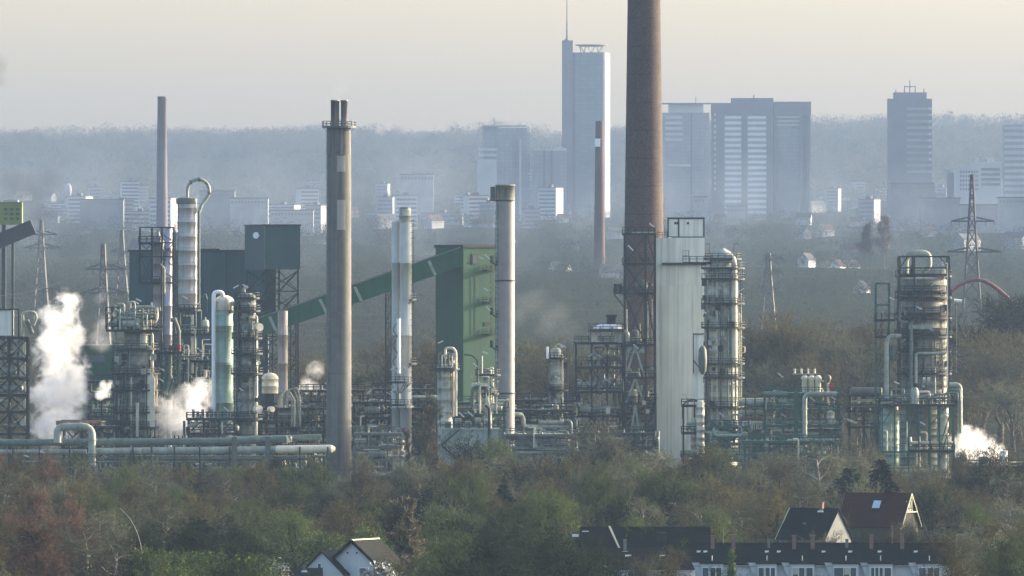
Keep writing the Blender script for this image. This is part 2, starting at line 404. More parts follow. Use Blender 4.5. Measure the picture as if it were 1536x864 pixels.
PR = {}
for i in range(4): PR['brown%d'%i] = tree_proto(10+i, 10, .46, 'round', M_tw[0])
for i in range(3): PR['olive%d'%i] = tree_proto(20+i, 10, .48, 'round', M_tw[1])
for i in range(3): PR['grey%d'%i] = tree_proto(30+i, 10, .42, 'vase', M_tw[2])
for i in range(2): PR['red%d'%i] = tree_proto(40+i, 10, .42, 'round', M_tw[3])
for i in range(3): PR['dark%d'%i] = tree_proto(50+i, 10, .52, 'round', M_tw[4], twr=1.2)
for i in range(2): PR['birch%d'%i] = tree_proto(60+i, 10, .36, 'weep', M_tw[2], bark=M_barkp)
for i in range(2): PR['green%d'%i] = tree_proto(70+i, 10, .48, 'round', M_tw[1], leaf=M_leaf, leafn=3800, leafs=.07)
for i in range(2): PR['poplar%d'%i] = tree_proto(80+i, 20, .20, 'col', M_tw[2+i], bark=M_barkg, twr=1.5)
for i in range(3): PR['vase%d'%i] = tree_proto(90+i, 22, .34, 'vase', M_tw[0 if i != 1 else 2], bark=M_barkg, twr=1.5)
for i in range(3): PR['open%d'%i] = tree_proto(110+i, 11, .42, ('vase','round','vase')[i], M_tw[4 if i < 2 else 2], bark=M_bark if i < 2 else M_barkg, twr=1.6, nlv=3)
PR['blossom'] = tree_proto(99, 5, .5, 'round', M_tw[1], leaf=M_blos, leafn=2600, leafs=.09)
PR['wisp'] = tree_proto(98, 10, .19, 'col', M_tw[5], bark=M_barkg, twr=1.2)
PR['ivy'] = tree_proto(97, 9, .24, 'col', M_tw[1], leaf=M_leaf, leafn=5000, leafs=.11)
for i in range(2): PR['spruce%d'%i] = spruce_proto(5+i, 8, 8.0)
NT = [0]
def tree(key, x, D, H, label, group, name='bare_tree', cat='tree', base=None, wf=1.0):
    pr = PR[key]; z = gz(x, D) if base is None else base; s = H/pr['H']
    t = thing(name, label, cat, (x, D, z-.1), group); t.scale = (s*wf, s*wf, s); t.rotation_euler = (0,0,random.Random(NT[0]*7+1).uniform(0,6.28)); NT[0] += 1
    for k, nm in (('trunk','trunk'), ('crown','crown'), ('leaf','foliage')):
        if pr[k] is not None:
            o = bpy.data.objects.new(nm, pr[k]); COL.objects.link(o); o.parent = t
    return t
def tree_px(key, px, ytop, D, label, group=None, **k):
    """a tree whose crown top is seen at px, ytop when it stands D metres away"""
    x = X(px, D); z = gz(x, D); return tree(key, x, D, max(2.5, Z(ytop, D)-z), label, group, **k)

KLAB = {'brown': ('bare brown tree in the belt of trees between the houses and the plant', 'bare brown trees before the plant'),
        'olive': ('bare olive-tinged tree in the belt of trees between the houses and the plant', 'olive trees before the plant'),
        'grey': ('bare grey upswept tree in the belt of trees between the houses and the plant', 'grey upswept trees before the plant'),
        'red': ('bare reddish tree in the belt of trees between the houses and the plant', 'reddish trees before the plant'),
        'dark': ('dark densely branched bare tree in the belt of trees around the houses', 'dark bare trees around the houses'),
        'birch': ('slender pale-stemmed birch in the belt of trees between the houses and the plant', 'pale-stemmed birches before the plant'),
        'green': ('budding yellow-green tree in the belt of trees around the houses', 'budding green trees around the houses')}
# the belt of trees: rows from the plant fence towards the houses; canopy line (photo x -> y) for the farthest rows
CAN = np.array([(0, 690), (60, 680), (150, 700), (250, 700), (330, 706), (420, 705), (480, 712), (540, 705), (600, 700), (660, 690), (760, 690), (820, 672), (880, 655), (930, 660),
                (960, 690), (1010, 690), (1080, 690), (1130, 690), (1220, 678), (1300, 690), (1360, 700), (1430, 706), (1480, 708), (1540, 710)])
rt = random.Random(77)
KEEP = []   # photo rectangles kept open for houses: (x0,x1,ytop,D)
KEEP += [(872, 1046, 822, 1660), (470, 600, 806, 1650), (1035, 1432, 812, 1650), (1182, 1264, 760, 1760), (1266, 1392, 738, 1860)]
def blocked(px, D, top, wpx):
    for x0, x1, yt, hd in KEEP:
        if D < hd+12 and px+wpx > x0 and px-wpx < x1 and top < 846: return True
    return False
rows = [(2225, 0), (2150, 8), (2060, 20), (1970, 34), (1885, 50), (1790, 66), (1700, 84), (1620, 102), (1550, 120), (1480, 138), (1410, 156)]
for ri, (D0, drop) in enumerate(rows):
    mpx = D0/F; px = -25 + rt.uniform(0, 30)
    while px < 1565:
        D = D0 + rt.uniform(-28, 28)*(D0/2200)
        yt = float(np.interp(px, CAN[:,0], CAN[:,1])) + drop + rt.gauss(-17, 16)
        Hh = Z(yt, D) - gz(X(px, D), D)
        if px < 170: k = rt.choice(['red','red','brown','birch','brown'])
        elif px < 700: k = rt.choice(['brown','olive','olive','grey','brown','birch','dark'] if ri < 6 else ['dark','olive','dark','green','dark','brown'])  # near rows lean dark: lens vignetting is put into the twig colour
        elif px < 1150: k = rt.choice(['brown','grey','grey','olive','birch'] if ri < 6 else ['dark','dark','olive','dark'])
        else: k = rt.choice(['brown','brown','olive','grey','birch'] if ri < 6 else ['dark','dark','olive','dark','green'])
        n = {'brown':4,'olive':3,'grey':3,'red':2,'dark':3,'birch':2,'green':2}[k]
        if 3.5 < Hh < 18 and yt < 868 and not blocked(px, D, yt, Hh*.38/mpx):
            tree(k+str(rt.randrange(n)), X(px, D), D, Hh, *KLAB[k], name={'birch':'birch_tree','green':'budding_tree'}.get(k,'bare_tree'), wf=rt.uniform(.85, 1.2))
        px += rt.uniform(.75, 1.25) * (50 if ri < 3 else 62 if ri < 6 else 80)
# ------------------------------------------------------------------ plant materials
M_steel = mat('steel_dark', (.010,.019,.016), .6, var=.35, scale=.5)
M_steel2 = mat('steel_grey', (.085,.105,.088), .6, var=.3, scale=.5, streak=(.10,.07,.05), sk=.4)
M_green = mat('steel_green', (.010,.075,.045), .5, var=.3, scale=.5, streak=(.03,.05,.04), sk=.5)
M_pipe = mat('pipe_grey', (.25,.28,.225), .5, var=.3, scale=.8, streak=(.16,.14,.10), sk=.6)
M_pipeg = mat('pipe_greygreen', (.105,.140,.110), .5, var=.3, scale=.8, streak=(.08,.09,.07), sk=.6)
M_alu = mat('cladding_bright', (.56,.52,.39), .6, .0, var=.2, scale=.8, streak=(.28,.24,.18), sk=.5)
M_clad = mat('cladding_grey', (.36,.38,.31), .55, var=.25, scale=.5, streak=(.19,.175,.14), sk=.65, panel=(2.2, 1.6, .05), pcol=.62)
M_cladd = mat('cladding_weathered', (.19,.205,.165), .6, var=.35, scale=.45, streak=(.10,.085,.065), sk=.75, panel=(2.0, 1.5, .06), pcol=.55)
M_cladg = mat('cladding_palegreen', (.26,.37,.29), .55, var=.2, scale=.5, streak=(.2,.22,.18), sk=.5, panel=(3.0, 2.6, .04), pcol=.75)
M_conc = mat('chimney_concrete', (.118,.116,.10), .85, var=.22, scale=.25, streak=(.055,.055,.048), sk=.75, bump=.2)
M_soot = mat('sooty_concrete', (.075,.072,.066), .9, var=.35, scale=.3, streak=(.30,.29,.26), sk=.4)
M_patch = mat('repaired_concrete', (.28,.27,.235), .85, var=.15, scale=.4)
M_metalch = mat('painted_chimney', (.20,.20,.188), .5, var=.18, scale=.3, streak=(.25,.24,.22), sk=.5)
M_palech = mat('pale_chimney', (.40,.42,.39), .6, var=.15, scale=.3, streak=(.27,.27,.24), sk=.5)
M_brick = mat('chimney_brick', (.058,.044,.037), .9, var=.25, scale=.15, streak=(.040,.033,.032), sk=.5, fine=.45)
M_white = mat('white_sheeting', (.70,.71,.60), .6, var=.08, scale=.12, streak=(.40,.40,.36), sk=.6, panel=(1.0, 40.0, .05), pcol=.86)
M_paint = mat('white_paint', (.78,.78,.74), .5, var=.08, scale=.5)
M_teal = mat('teal_sheeting', (.016,.056,.058), .6, var=.15, scale=.1, streak=(.012,.042,.044), sk=.7, panel=(1.1, 60.0, .05), pcol=.8)
M_gwall = mat('green_sheeting', (.009,.060,.024), .6, var=.18, scale=.1, streak=(.007,.044,.019), sk=.7, panel=(1.1, 60.0, .05), pcol=.8)
M_gconv = mat('green_gallery', (.012,.080,.034), .55, var=.15, scale=.3, streak=(.012,.045,.024), sk=.5, panel=(2.4, 30.0, .05), pcol=.8)
M_dark = mat('dark_opening', (.012,.016,.016), .6, var=.2)
M_lamp = mat('lamp_housing', (.5,.5,.48), .4, var=.03)
M_base = mat('plant_concrete', (.28,.32,.265), .9, var=.2, scale=.3, streak=(.18,.19,.17), sk=.6)
M_red = mat('red_paint', (.35,.03,.03), .5, var=.2)
M_rust = mat('rusty_steel', (.17,.10,.065), .8, var=.4, scale=.6, streak=(.08,.06,.05), sk=.5)
M_glass = mat('window_glass', (.05,.07,.08), .15, var=.2, spec=.6)

class TH:
    def __init__(s, name, label, cat, px, D, group=None, z=None):
        x = X(px, D); s.o = (x, D, gz(x, D) if z is None else z); s.e = thing(name, label, cat, s.o, group); s.D = D
    def p(s, name, mb, m, parent=None): return mb.build(name, m, parent or s.e, s.o)
    def lamp(s, px, py, D=None, tilt=.5):
        D = D or s.D; x, y, z = P(px, py, D)
        s.p('work_light', MB().beam((x-.55, y, z+tilt), (x+.55, y, z-tilt), .26), M_lamp)
def bands(r, z0, z1, step, dr=.035):
    """cladding profile with slim proud hoops"""
    pr = [(r, z0)]; z = z0 + step
    while z < z1 - .3:
        pr += [(r, z-.09), (r+dr, z-.08), (r+dr, z+.08), (r, z+.09)]; z += step
    return pr + [(r, z1)]
def shell(T, cx, cy, r, z0, z1, m, step=2.4, head=.5, name='shell', n=32):
    pr = bands(r, z0, z1, step)
    if head: pr += [(r*cos(a), z1 + r*head*sin(a)) for a in (.3,.6,.9,1.2,1.45)]
    return T.p(name, MB().lathe(cx, cy, pr, n), m)
def plat(T, cx, cy, z, r, w=1.35, a0=0, a1=2*pi, m=None, n=20, knees=True):
    b = MB().ring(cx, cy, z-.26, r+.03, r+w, .26, a0, a1, n)
    b.ring(cx, cy, z, r+w-.05, r+w+.02, .16, a0, a1, n)
    if knees:
        k = max(3, int((a1-a0)/.7))
        for i in range(k+1):
            a = a0+(a1-a0)*i/k
            b.beam((cx+r*cos(a), cy+r*sin(a), z-.9), (cx+(r+w*.9)*cos(a), cy+(r+w*.9)*sin(a), z-.14), .10)
    pl = T.p('platform', b, m or M_steel)
    T.p('railing', MB().ringrail(cx, cy, z, r+w-.06, a0, a1, n=max(5, int((a1-a0)*3)), w=.06), m or M_steel, pl)
    return pl
def floor_(T, x0, x1, y0, y1, z, m=None, name='platform', rail=True, joists=True):
    b = MB().box(x0, x1, y0, y1, z-.16, z)
    if joists:
        for k in range(4): 
            yy = y0+(y1-y0)*k/3; b.box(x0-.02, x1+.02, yy-.07, yy+.07, z-.5, z-.165)
    pl = T.p(name, b, m or M_steel)
    if rail: T.p('railing', MB().rail([(x0,y0,z),(x1,y0,z),(x1,y1,z),(x0,y1,z),(x0,y0,z)], 1.15, 1.5, .06), m or M_steel, pl)
    return pl
def steel(T, x0, x1, y0, y1, zs, nx=2, ny=1, m=None, w=.3, br='x', name='steel_frame', seed=0, skip=0):
    """posts, beams and braces between levels zs"""
    w *= 1.35; b = MB(); xs_ = [x0+(x1-x0)*i/nx for i in range(nx+1)]; ys_ = [y0+(y1-y0)*i/ny for i in range(ny+1)]
    for x in xs_:
        for y in ys_: b.box(x-w/2, x+w/2, y-w/2, y+w/2, zs[0], zs[-1])
    for z in zs[1:]:
        for y in ys_: b.beam((x0, y, z-.2), (x1, y, z-.2), w*.75, w*.95)
        for x in xs_: b.beam((x, y0, z-.2), (x, y1, z-.2), w*.73, w*.93)
    R = random.Random(seed)
    for za, zb in zip(zs[:-1], zs[1:]):
        for y in (y0, y1):
            for xa, xb in zip(xs_[:-1], xs_[1:]):
                if R.random() < skip: continue
                if br == 'x': b.beam((xa,y,za),(xb,y,zb-.2), w*.5); b.beam((xb,y,za),(xa,y,zb-.2), w*.48)
                elif br == 'k': xm = (xa+xb)/2; b.beam((xa,y,za),(xm,y,zb-.2), w*.6); b.beam((xb,y,za),(xm,y,zb-.2), w*.58)
                elif br == 'd':
                    if R.random() < .5: xa, xb = xb, xa
                    b.beam((xa,y,za),(xb,y,zb-.2), w*.55)
        for x in (x0, x1):
            if br and ny == 1: b.beam((x,y0,za),(x,y1,zb-.2), w*.5)
    return T.p(name, b, m or M_steel)
def pipe(T, pts, r, m=None, D=None, name='pipe', fl=True, n=10):
    """pts as (px, py[, D]) photo positions"""
    q = []
    for p in pts: q.append(P(p[0], p[1], p[2] if len(p) > 2 else (D or T.D)))
    b = MB().tube(q, r, n)
    if fl:
        for a, c_ in zip(q[:-1], q[1:]):
            a = Vector(a); c_ = Vector(c_); L = (c_-a).length
            if L > 6*r+2:
                k = int(L/5)+1
                for i in range(1, k+1):
                    o = a + (c_-a)*i/(k+1); d = (c_-a).normalized(); b.cyl(o-d*.07, o+d*.07, r*1.22, n=n)
    return T.p(name, b, m or M_pipe)
def clutter(T, x0, x1, y0, y1, zs, seed, npipe=14, nver=8, ndrum=3, nlamp=2, mats=None):
    """pipes, drums, valves and lamps of a process unit between the levels zs (metres)"""
    R = random.Random(seed); mats = mats or [M_pipe, M_pipe, M_pipeg, M_alu, M_pipe, M_steel2, M_alu, M_cladg]
    for i in range(npipe):
        z = R.choice(zs[:-1]) + R.uniform(.5, 2.6); y = R.uniform(y0-.6, y1); r = R.choice((.10,.14,.2,.28,.36))
        a = R.uniform(x0-1, x0+(x1-x0)*.6); b = min(x1+1, a + R.uniform(.3,.9)*(x1-x0)); z2 = z + R.choice((-1,1,1))*R.uniform(1, 4); z2 = max(zs[0], min(zs[-1]+.5, z2))
        pts = [(a,y,z),(b,y,z)]
        k = R.random()
        if k < .35: pts = [(a,y,z2)] + pts
        elif k < .7: pts = pts + [(b,y,z2)]
        elif k < .85: m_ = (a+b)/2; pts = [(a,y,z),(m_,y,z),(m_,y,z2),(b,y,z2)]
        bb = MB().tube(pts, r, 8)
        for f in (.3,.7): bb.cyl((a+(b-a)*f-.06,y,pts[1][2] if k < .35 else z), (a+(b-a)*f+.06,y,pts[1][2] if k < .35 else z), r*1.3, n=8)
        T.p('pipe', bb, R.choice(mats))
    for i in range(nver):
        x = R.uniform(x0, x1); y = R.uniform(y0-.8, y1); r = R.choice((.08,.1,.14,.2)); za = R.choice(zs[:-1]); zb = min(zs[-1]+R.uniform(-1,1.5), za + R.uniform(3, 10))
        pts = [(x,y,za),(x,y,zb)]
        if R.random() < .6: pts.append((x+R.choice((-1,1))*R.uniform(.6,2), y, zb))
        T.p('riser', MB().tube(pts, r, 8), R.choice(mats))
    for i in range(ndrum):
        za = R.choice(zs[:-1]); x = R.uniform(x0+1, x1-1); y = R.uniform(y0, y0+2); r = R.uniform(.5, 1.0)
        if R.random() < .5:
            h = R.uniform(1.8, 3.2); b = MB().lathe(x, y, [(r*.3,za),(r*.85,za+.25)]+bands(r,za+.5,za+h,1.1)+[(r*.8,za+h+.3),(r*.3,za+h+.45)], 16); b.cyl((x,y,za+h+.3),(x,y,za+h+1.0),.12)
        else:
            L = R.uniform(2, 4); zc = za+r+.5; b = MB().cyl((x-L/2,y,zc),(x+L/2,y,zc), r, n=16); b.cyl((x-L/2-.25,y,zc),(x-L/2,y,zc), r*.6, r, n=16); b.cyl((x+L/2,y,zc),(x+L/2+.25,y,zc), r, r*.6, n=16)
            for s_ in (-.3,.3): b.box(x+s_*L-.15, x+s_*L+.15, y-r*.6, y+r*.6, za, zc-r*.7)
        T.p('drum', b, R.choice((M_clad, M_cladg, M_cladd, M_pipe)))
    for i in range(nver):
        x = R.uniform(x0, x1); y = R.uniform(y0-.7, y1); z = R.choice(zs[:-1])+R.uniform(.3,1.4); s_ = R.uniform(.2,.45)
        b = MB().cyl((x,y,z-s_),(x,y,z+s_), s_*.5, n=8); b.cyl((x,y,z+s_),(x,y,z+s_+.25), .05, n=6); b.cyl((x,y,z+s_+.22),(x,y,z+s_+.28), s_*.7, n=10); b.cyl((x-s_*1.2,y,z),(x+s_*1.2,y,z), s_*.35, n=8)
        T.p('valve', b, R.choice(mats))
    for i in range(nlamp):
        z = R.choice(zs[1:])+R.uniform(1.6, 2.6); x = R.uniform(x0, x1); y = y0-.3; t_ = R.choice((-1,1))*R.uniform(.25,.5)
        b = MB().beam((x-.5,y,z+t_),(x+.5,y,z-t_), .22)
        T.p('work_light', b, M_lamp); T.p('lamp_post', MB().tube([(x+.5,y+.1,z-t_-2.4),(x+.5,y+.1,z-t_-.1)], .05, 6), M_steel)
def module(name, label, cat, x0, x1, yt, yb, D, depth, nlev, seed, nx=2, npipe=14, nver=8, ndrum=3, nlamp=2, m=None, br='x', rail=True, w=.24, group=None, mats=None):
    T = TH(name, label, cat, (x0+x1)/2, D, group); xa, xb = X(x0, D), X(x1, D); z0, z1 = T.o[2]-.2, Z(yt, D)
    zb = max(z0, Z(yb, D)) if yb else z0
    zs = [z0] + [zb + (z1-zb)*i/nlev for i in range(1 if yb is None else 0, nlev+1)]
    if zs[1]-zs[0] < .5: zs.pop(1)
    y0, y1 = D-depth/2, D+depth/2
    steel(T, xa, xb, y0, y1, zs, nx, 1, m, w, br, seed=seed, skip=.6)
    for z in zs[1:]: floor_(T, xa-.4, xb+.4, y0-.6, y1+.4, z+.17, m, rail=rail)
    clutter(T, xa, xb, y0, y1, zs, seed, npipe, nver, ndrum, nlamp, mats)
    return T
def ladder(T, px, yb, yt, D, m=None):
    T.p('ladder', MB().ladder(P(px, yb, D), Z(yt, D)), m or M_steel)

# ------------------------------------------------------------------ tall chimneys
D = 2300; r = X(527, D)-X(508.5, D); cx = X(508.5, D)
T = TH('chimney', 'tall grey concrete chimney with two steel flues rising from a railed top platform', 'chimney', 508.5, D)
zt = Z(190, D); z0 = T.o[2]-.3
T.p('shaft', MB().lathe(cx, D, [(r*1.02, z0), (r, z0+20), (r*.98, Z(232, D))], 48), M_conc)
T.p('sooty_top', MB().lathe(cx, D, [(r*.985, Z(232, D)), (r*.985, Z(300, D)+0.0), (r*.97, zt-.2)][::2], 48), M_soot)
for y_ in (360, 470, 561, 640): T.p('hoop', MB().ring(cx, D, Z(y_, D), r*.975, r*1.02+.02, .22, 0, 2*pi, 40), M_steel2)
for ya, yb2 in ((234, 258), (300, 345)):
    b = MB(); b.ring(cx, D, Z(yb2, D), r*1.0, r*1.0+.03, Z(ya, D)-Z(yb2, D), -1.72, -1.02, 10); T.p('repair_patch', b, M_patch)
pl = plat(T, cx, D, zt, r*.97, 1.0, m=M_steel2, n=32)
for xx, rr in ((502.5, 6.3), (516.3, 5.0)):
    x = X(xx, D); rr = rr*D/F
    T.p('flue', MB().lathe(x, D, [(rr, zt-.5), (rr, Z(152, D)), (rr+.06, Z(152, D)), (rr+.06, Z(150, D)), (rr*.85, Z(150, D)), (rr*.8, Z(154, D))], 24, cap=True), mat('flue_steel%d' % int(xx), (.20,.19,.18), .45, .4, var=.35, scale=.4, streak=(.06,.05,.05), sk=.8))
ladder(T, 491.5, 690, 192, D-r*.55-.4, M_steel2)

D = 2425
T = TH('chimney', 'giant dark brick chimney tapering up past the top of the picture', 'chimney', 966, D)
cx = X(966, D); z0 = T.o[2]-.3
T.p('shaft', MB().lathe(cx, D, [(31.2*D/F, z0), (29.4*D/F, Z(345, D)), (24.6*D/F, Z(0, D)), (22.4*D/F, Z(-150, D)), (23.2*D/F, Z(-152, D)), (23.2*D/F, Z(-165, D)), (18*D/F, Z(-165, D))], 48), M_brick)
for y_ in range(-140, 340, 42): T.p('iron_hoop', MB().ring(cx, D, Z(y_, D), np.interp(y_, [-150,0,345],[22.3,24.5,29.3])*D/F-.05, np.interp(y_, [-150,0,345],[22.4,24.6,29.4])*D/F+.05, .14, 0, 2*pi, 40), M_steel)

D = 2330
T = TH('chimney', 'slim pale grey double chimney with one short capped flue on top', 'chimney', 603, D)
def tower_cyl(T, nm, xl, xr, yt, yb, D, m, head=0, step=5.0, n=32):
    cx = X((xl+xr)/2, D); r = (xr-xl)/2*D/F; return cx, r, shell(T, cx, D, r, (Z(yb, D) if yb else T.o[2]-.3), Z(yt, D), m, step, head, nm, n)
tower_cyl(T, 'main_flue', 600, 617.5, 333, None, D, M_palech, step=15)
tower_cyl(T, 'side_flue', 587.5, 601.5, 333, None, D+1.5, M_palech, step=15)
tower_cyl(T, 'top_collar', 598.5, 616.3, 313, 334, D, M_clad, step=1.4)
tower_cyl(T, 'cap', 600, 615, 311, 313, D, M_steel2, step=9)
ladder(T, 618.6, 600, 330, D-.4); ladder(T, 581, 606, 440, D-.8)
cx = X(602, D)
for y_ in (449, 545): plat(T, cx+.2, D, Z(y_, D), 2.1, .9, -.9, .9)
cxb = X(597, D)
plat(T, cxb, D-1.6, Z(573, D), 1.9, 1.1, pi*1.02, pi*1.98); plat(T, cxb, D-1.6, Z(607, D), 1.9, 1.0, pi*1.02, pi*1.98)
b = MB()
for k in range(7):
    a = pi + pi*k/6; b.beam((cxb+2.9*cos(a), D-1.6+2.9*sin(a), Z(573, D)), (cxb+.6*cos(a), D-1.8+.6*sin(a), Z(590, D)), .14)
b.cyl((cxb, D-2.4, Z(590, D)), (cxb, D-2.4, Z(606, D)), .5, n=10); T.p('hopper_brackets', b, M_pipeg)
pipe(T, [(598, 478, D-2.4), (598, 560, D-2.4)], .42, M_paint); 
b = MB()
for k in range(26):
    a0, a1 = k*.8, (k+1)*.8; za, zb = Z(482+k*3.1, D), Z(482+(k+1)*3.1, D); xx = X(593, D)
    b.beam((xx+.45*cos(a0), D-2.6+.45*sin(a0), za), (xx+.45*cos(a1), D-2.6+.45*sin(a1), zb), .12)
T.p('spiral_pipe', b, M_steel)
pipe(T, [(578.5, 440, D-1), (578.5, 612, D-1)], .16, M_steel)
for a in ((590, 552), (609, 552), (590, 585), (612, 585)): T.lamp(*a, D=D-4, tilt=(.4 if a[0] > 600 else -.4))

D = 2340
T = TH('chimney', 'slim lilac grey chimney with a small box hung beside its sooty rim', 'chimney', 757.5, D)
cx, r, _ = tower_cyl(T, 'shaft', 743.5, 772, 302, None, D, M_metalch, step=99)
T.p('sooty_rim', MB().lathe(cx, D, [(r*1.0, Z(302, D)), (r*1.0, Z(279, D)), (r*1.06, Z(279, D)), (r*1.06, Z(277, D)), (r*.9, Z(277, D)), (r*.85, Z(283, D))], 32), M_cladd)
for y_ in (302, 422, 591): T.p('hoop', MB().ring(cx, D, Z(y_, D), r-.05, r+.14, .3, 0, 2*pi, 32), M_steel)
T.p('service_box', MB().box(X(735.5, D), X(743.2, D), D-.9, D+.9, Z(302, D), Z(280, D)), M_steel2)
ladder(T, 745, 612, 305, D-r*.75-.3)
for y_ in (392, 470, 519): plat(T, cx, D, Z(y_, D), r, 1.2, pi*.85, pi*1.2, knees=True)
for a in ((731, 385), (733, 463)): T.lamp(*a, D=D-1)

D = 2360
T = TH('chimney', 'short thin rust-stained vent stack standing under the foot of the green conveyor', 'chimney', 424, D)
cx, r, _ = tower_cyl(T, 'shaft', 416.5, 431.5, 466, None, D, mat('stained_stack', (.26,.25,.22), .7, var=.25, scale=.4, streak=(.17,.10,.07), sk=.8), step=6)
plat(T, cx, D, Z(617, D), r, 1.1)

# ------------------------------------------------------------------ green tower, conveyor, teal hall
D = 2560
def rot_box(T, px_c, D, a, b_, th, z0, z1, m, name, parent=None, ins=0):
    """box whose near vertical edge stands at px_c; a = right face, b_ = left face"""
    x = X(px_c, D); ra = Vector((cos(th), sin(th), 0)); lb = Vector((-sin(th), cos(th), 0)); o = Vector((x, D, 0))
    c_ = [o, o+ra*a, o+ra*a+lb*b_, o+lb*b_]
    vs = [(p.x, p.y, z0) for p in c_] + [(p.x, p.y, z1) for p in c_]
    T.p(name, MBX(vs), m, parent)
    return o, ra, lb
def MBX(vs):
    b = MB(); b.add(vs, [(3,2,1,0),(4,5,6,7),(0,1,5,4),(1,2,6,5),(2,3,7,6),(3,0,4,7)]); return b
th = radians(35); k = D/F
T = TH('coal_tower', 'tall windowless green sheet-metal tower at the upper end of the conveyor', 'tower', 695, D)
o, ra, lb = rot_box(T, 695, D, 50*k/cos(th), 42*k/sin(th), th, T.o[2]-.3, Z(371, D), M_gwall, 'walls')
L1, L2 = 50*k/cos(th), 42*k/sin(th)
def face_box(T, o, u, n, u0, u1, z0, z1, t, m, name, parent=None, off=-.02):
    """a box of thickness t standing proud of a wall: along u from u0 to u1, outward normal n"""
    vs = []
    for z in (z0, z1):
        for a, d in ((u0, off), (u1, off), (u1, t), (u0, t)): q = o + u*a + n*d; vs.append((q.x, q.y, z))
    return T.p(name, MBX(vs), m, parent)
nr, nl = -lb, -ra          # outward normals of the right and the left face
face_box(T, o, ra, nr, -.25, L1+.25, Z(371, D)-.05, Z(367, D), .25, M_steel, 'roof_edge', off=-L2-.25)
face_box(T, o, ra, nr, L1*.24, L1*.42, Z(397, D), Z(381, D), .12, M_steel, 'window', off=-.1)
face_box(T, o, ra, nr, L1*.27, L1*.39, Z(395, D), Z(383, D), .16, M_glass, 'pane', off=-.05)
face_box(T, o, lb, nl, .55*L2, .66*L2, Z(405, D), Z(389, D), .5, M_dark, 'hatch')
face_box(T, o, ra, nr, L1*.62, L1*.80, Z(489, D), Z(483, D), .1, M_dark, 'opening')
for y_ in (405, 453, 501):
    q = o + ra*L1*.75 + nr*1.0
    pl = T.p('platform', MB().obox((q.x, q.y, Z(y_, D)), 3.6, 1.8, .16, th), M_steel)
    e = [o+ra*(L1*.75+s_)+nr*d for s_, d in ((-1.7,.2),(-1.7,1.85),(1.7,1.85),(1.7,.2))]
    T.p('railing', MB().rail([(v.x, v.y, Z(y_, D)) for v in e], 1.1, 1.2, .045), M_steel, pl)
q = o + ra*L1*.80 + nr*.6
T.p('ladder', MB().ladder((q.x, q.y-.3, Z(501, D)), Z(394, D)), M_rust)
for a in ((722, 387), (729, 434), (727, 560)): T.lamp(*a, D=D-4, tilt=.35)

T = TH('conveyor', 'long inclined green conveyor gallery climbing to the green tower', 'conveyor', 540, D+4, z=gz(X(540, D), D))
Dc = D+2
def gal(xa, ya, xb, yb2, h, nm, m, dep=2.6, out=0):
    a = Vector(P(xa, ya, Dc)); b2 = Vector(P(xb, yb2, Dc)); d = (b2-a).normalized(); up = Vector((-d.z, 0, d.x)) if d.x > 0 else Vector((0,0,1))
    vs = []
    for p in (a, b2):
        for yy, k_ in ((-dep/2-out, 0), (dep/2+out, 0), (dep/2+out, -1), (-dep/2-out, -1)): q = p + up*h*k_ + Vector((0, yy, 0)) + up*(out if k_ == 0 else -out); vs.append(tuple(q))
    b = MB(); b.add(vs, [(0,1,2,3),(7,6,5,4),(0,4,5,1),(1,5,6,2),(2,6,7,3),(3,7,4,0)]); return T.p(nm, b, m), a, d, up
gh = 27*Dc/F
g_, A0, dv, up = gal(386, 478, 694, 370, gh, 'gallery', M_gconv)
gal(385, 477, 692, 369.2, .3, 'roof_flange', M_pipeg, dep=3.0)
LT = (Vector(P(694, 370, Dc))-A0).length
for f in (.055, .30, .47, .655, .83):
    b = MB(); p = A0 + dv*LT*f; vs = []
    for t_ in (-.28, .42):
        for yy, k_ in ((-1.36, -.12), (-1.30, -.12), (-1.30, -.98), (-1.36, -.98)): q = p + dv*(t_*1.0 + (.35 if k_ < -.5 else 0)) + up*gh*k_ + Vector((0, yy, 0)); vs.append(tuple(q))
    b.add(vs, [(0,1,2,3),(7,6,5,4),(0,4,5,1),(1,5,6,2),(2,6,7,3),(3,7,4,0)]); T.p('light_panel', b, M_pipe)
for xx, yt_ in ((405, 500), (440, 478), (583, 437)):
    b = MB(); xa, xb = X(xx-4, Dc), X(xx+4, Dc); zt_, zb_ = Z(yt_, Dc)+.6, gz(X(xx, Dc), Dc)
    for x in (xa, xb):
        for yy in (-1.1, 1.1): b.box(x-.15, x+.15, Dc+yy-.15, Dc+yy+.15, zb_, zt_)
    z = zb_; zi = 0
    while z < zt_-3:
        for yy in (-1.1, 1.1): b.beam((xa, Dc+yy, z), (xb, Dc+yy, z+3.5), .12); b.beam((xa, Dc+yy, z+3.5), (xb, Dc+yy, z+3.5), .12)
        z += 3.5
    T.p('trestle', b, M_steel)

D = 2640
T = TH('hall', 'long dark teal sheet-metal hall behind the left columns', 'building', 300, D)
xa, xb = X(194, D), X(401, D); zt = Z(378, D)
T.p('walls', MB().box(xa, xb, D, D+16, T.o[2]-.3, zt), M_teal)
T.p('roof', MB().box(xa-.25, xb+.25, D-.3, D+16.3, zt+.02, zt+.5), M_steel)
T.p('roof_vent', MB().box(X(298, D), X(330, D), D+3, D+8, zt+.5, Z(373, D)), M_steel)
for xx in (232, 340): T.p('corner_flashing', MB().box(X(xx, D)-.14, X(xx, D)+.14, D-.12, D-.02, T.o[2], zt), M_steel)
T.p('window', MB().box(X(386, D), X(401, D)-.5, D-.1, D-.01, Z(468, D), Z(450, D)), M_dark)
D = 2600; k = D/F; th = radians(18)
T = TH('head_house', 'dark teal box house raised on a braced steel trestle beside the hall', 'building', 397, D)
L1, L2 = 53*k/cos(th), 32*k/sin(th)
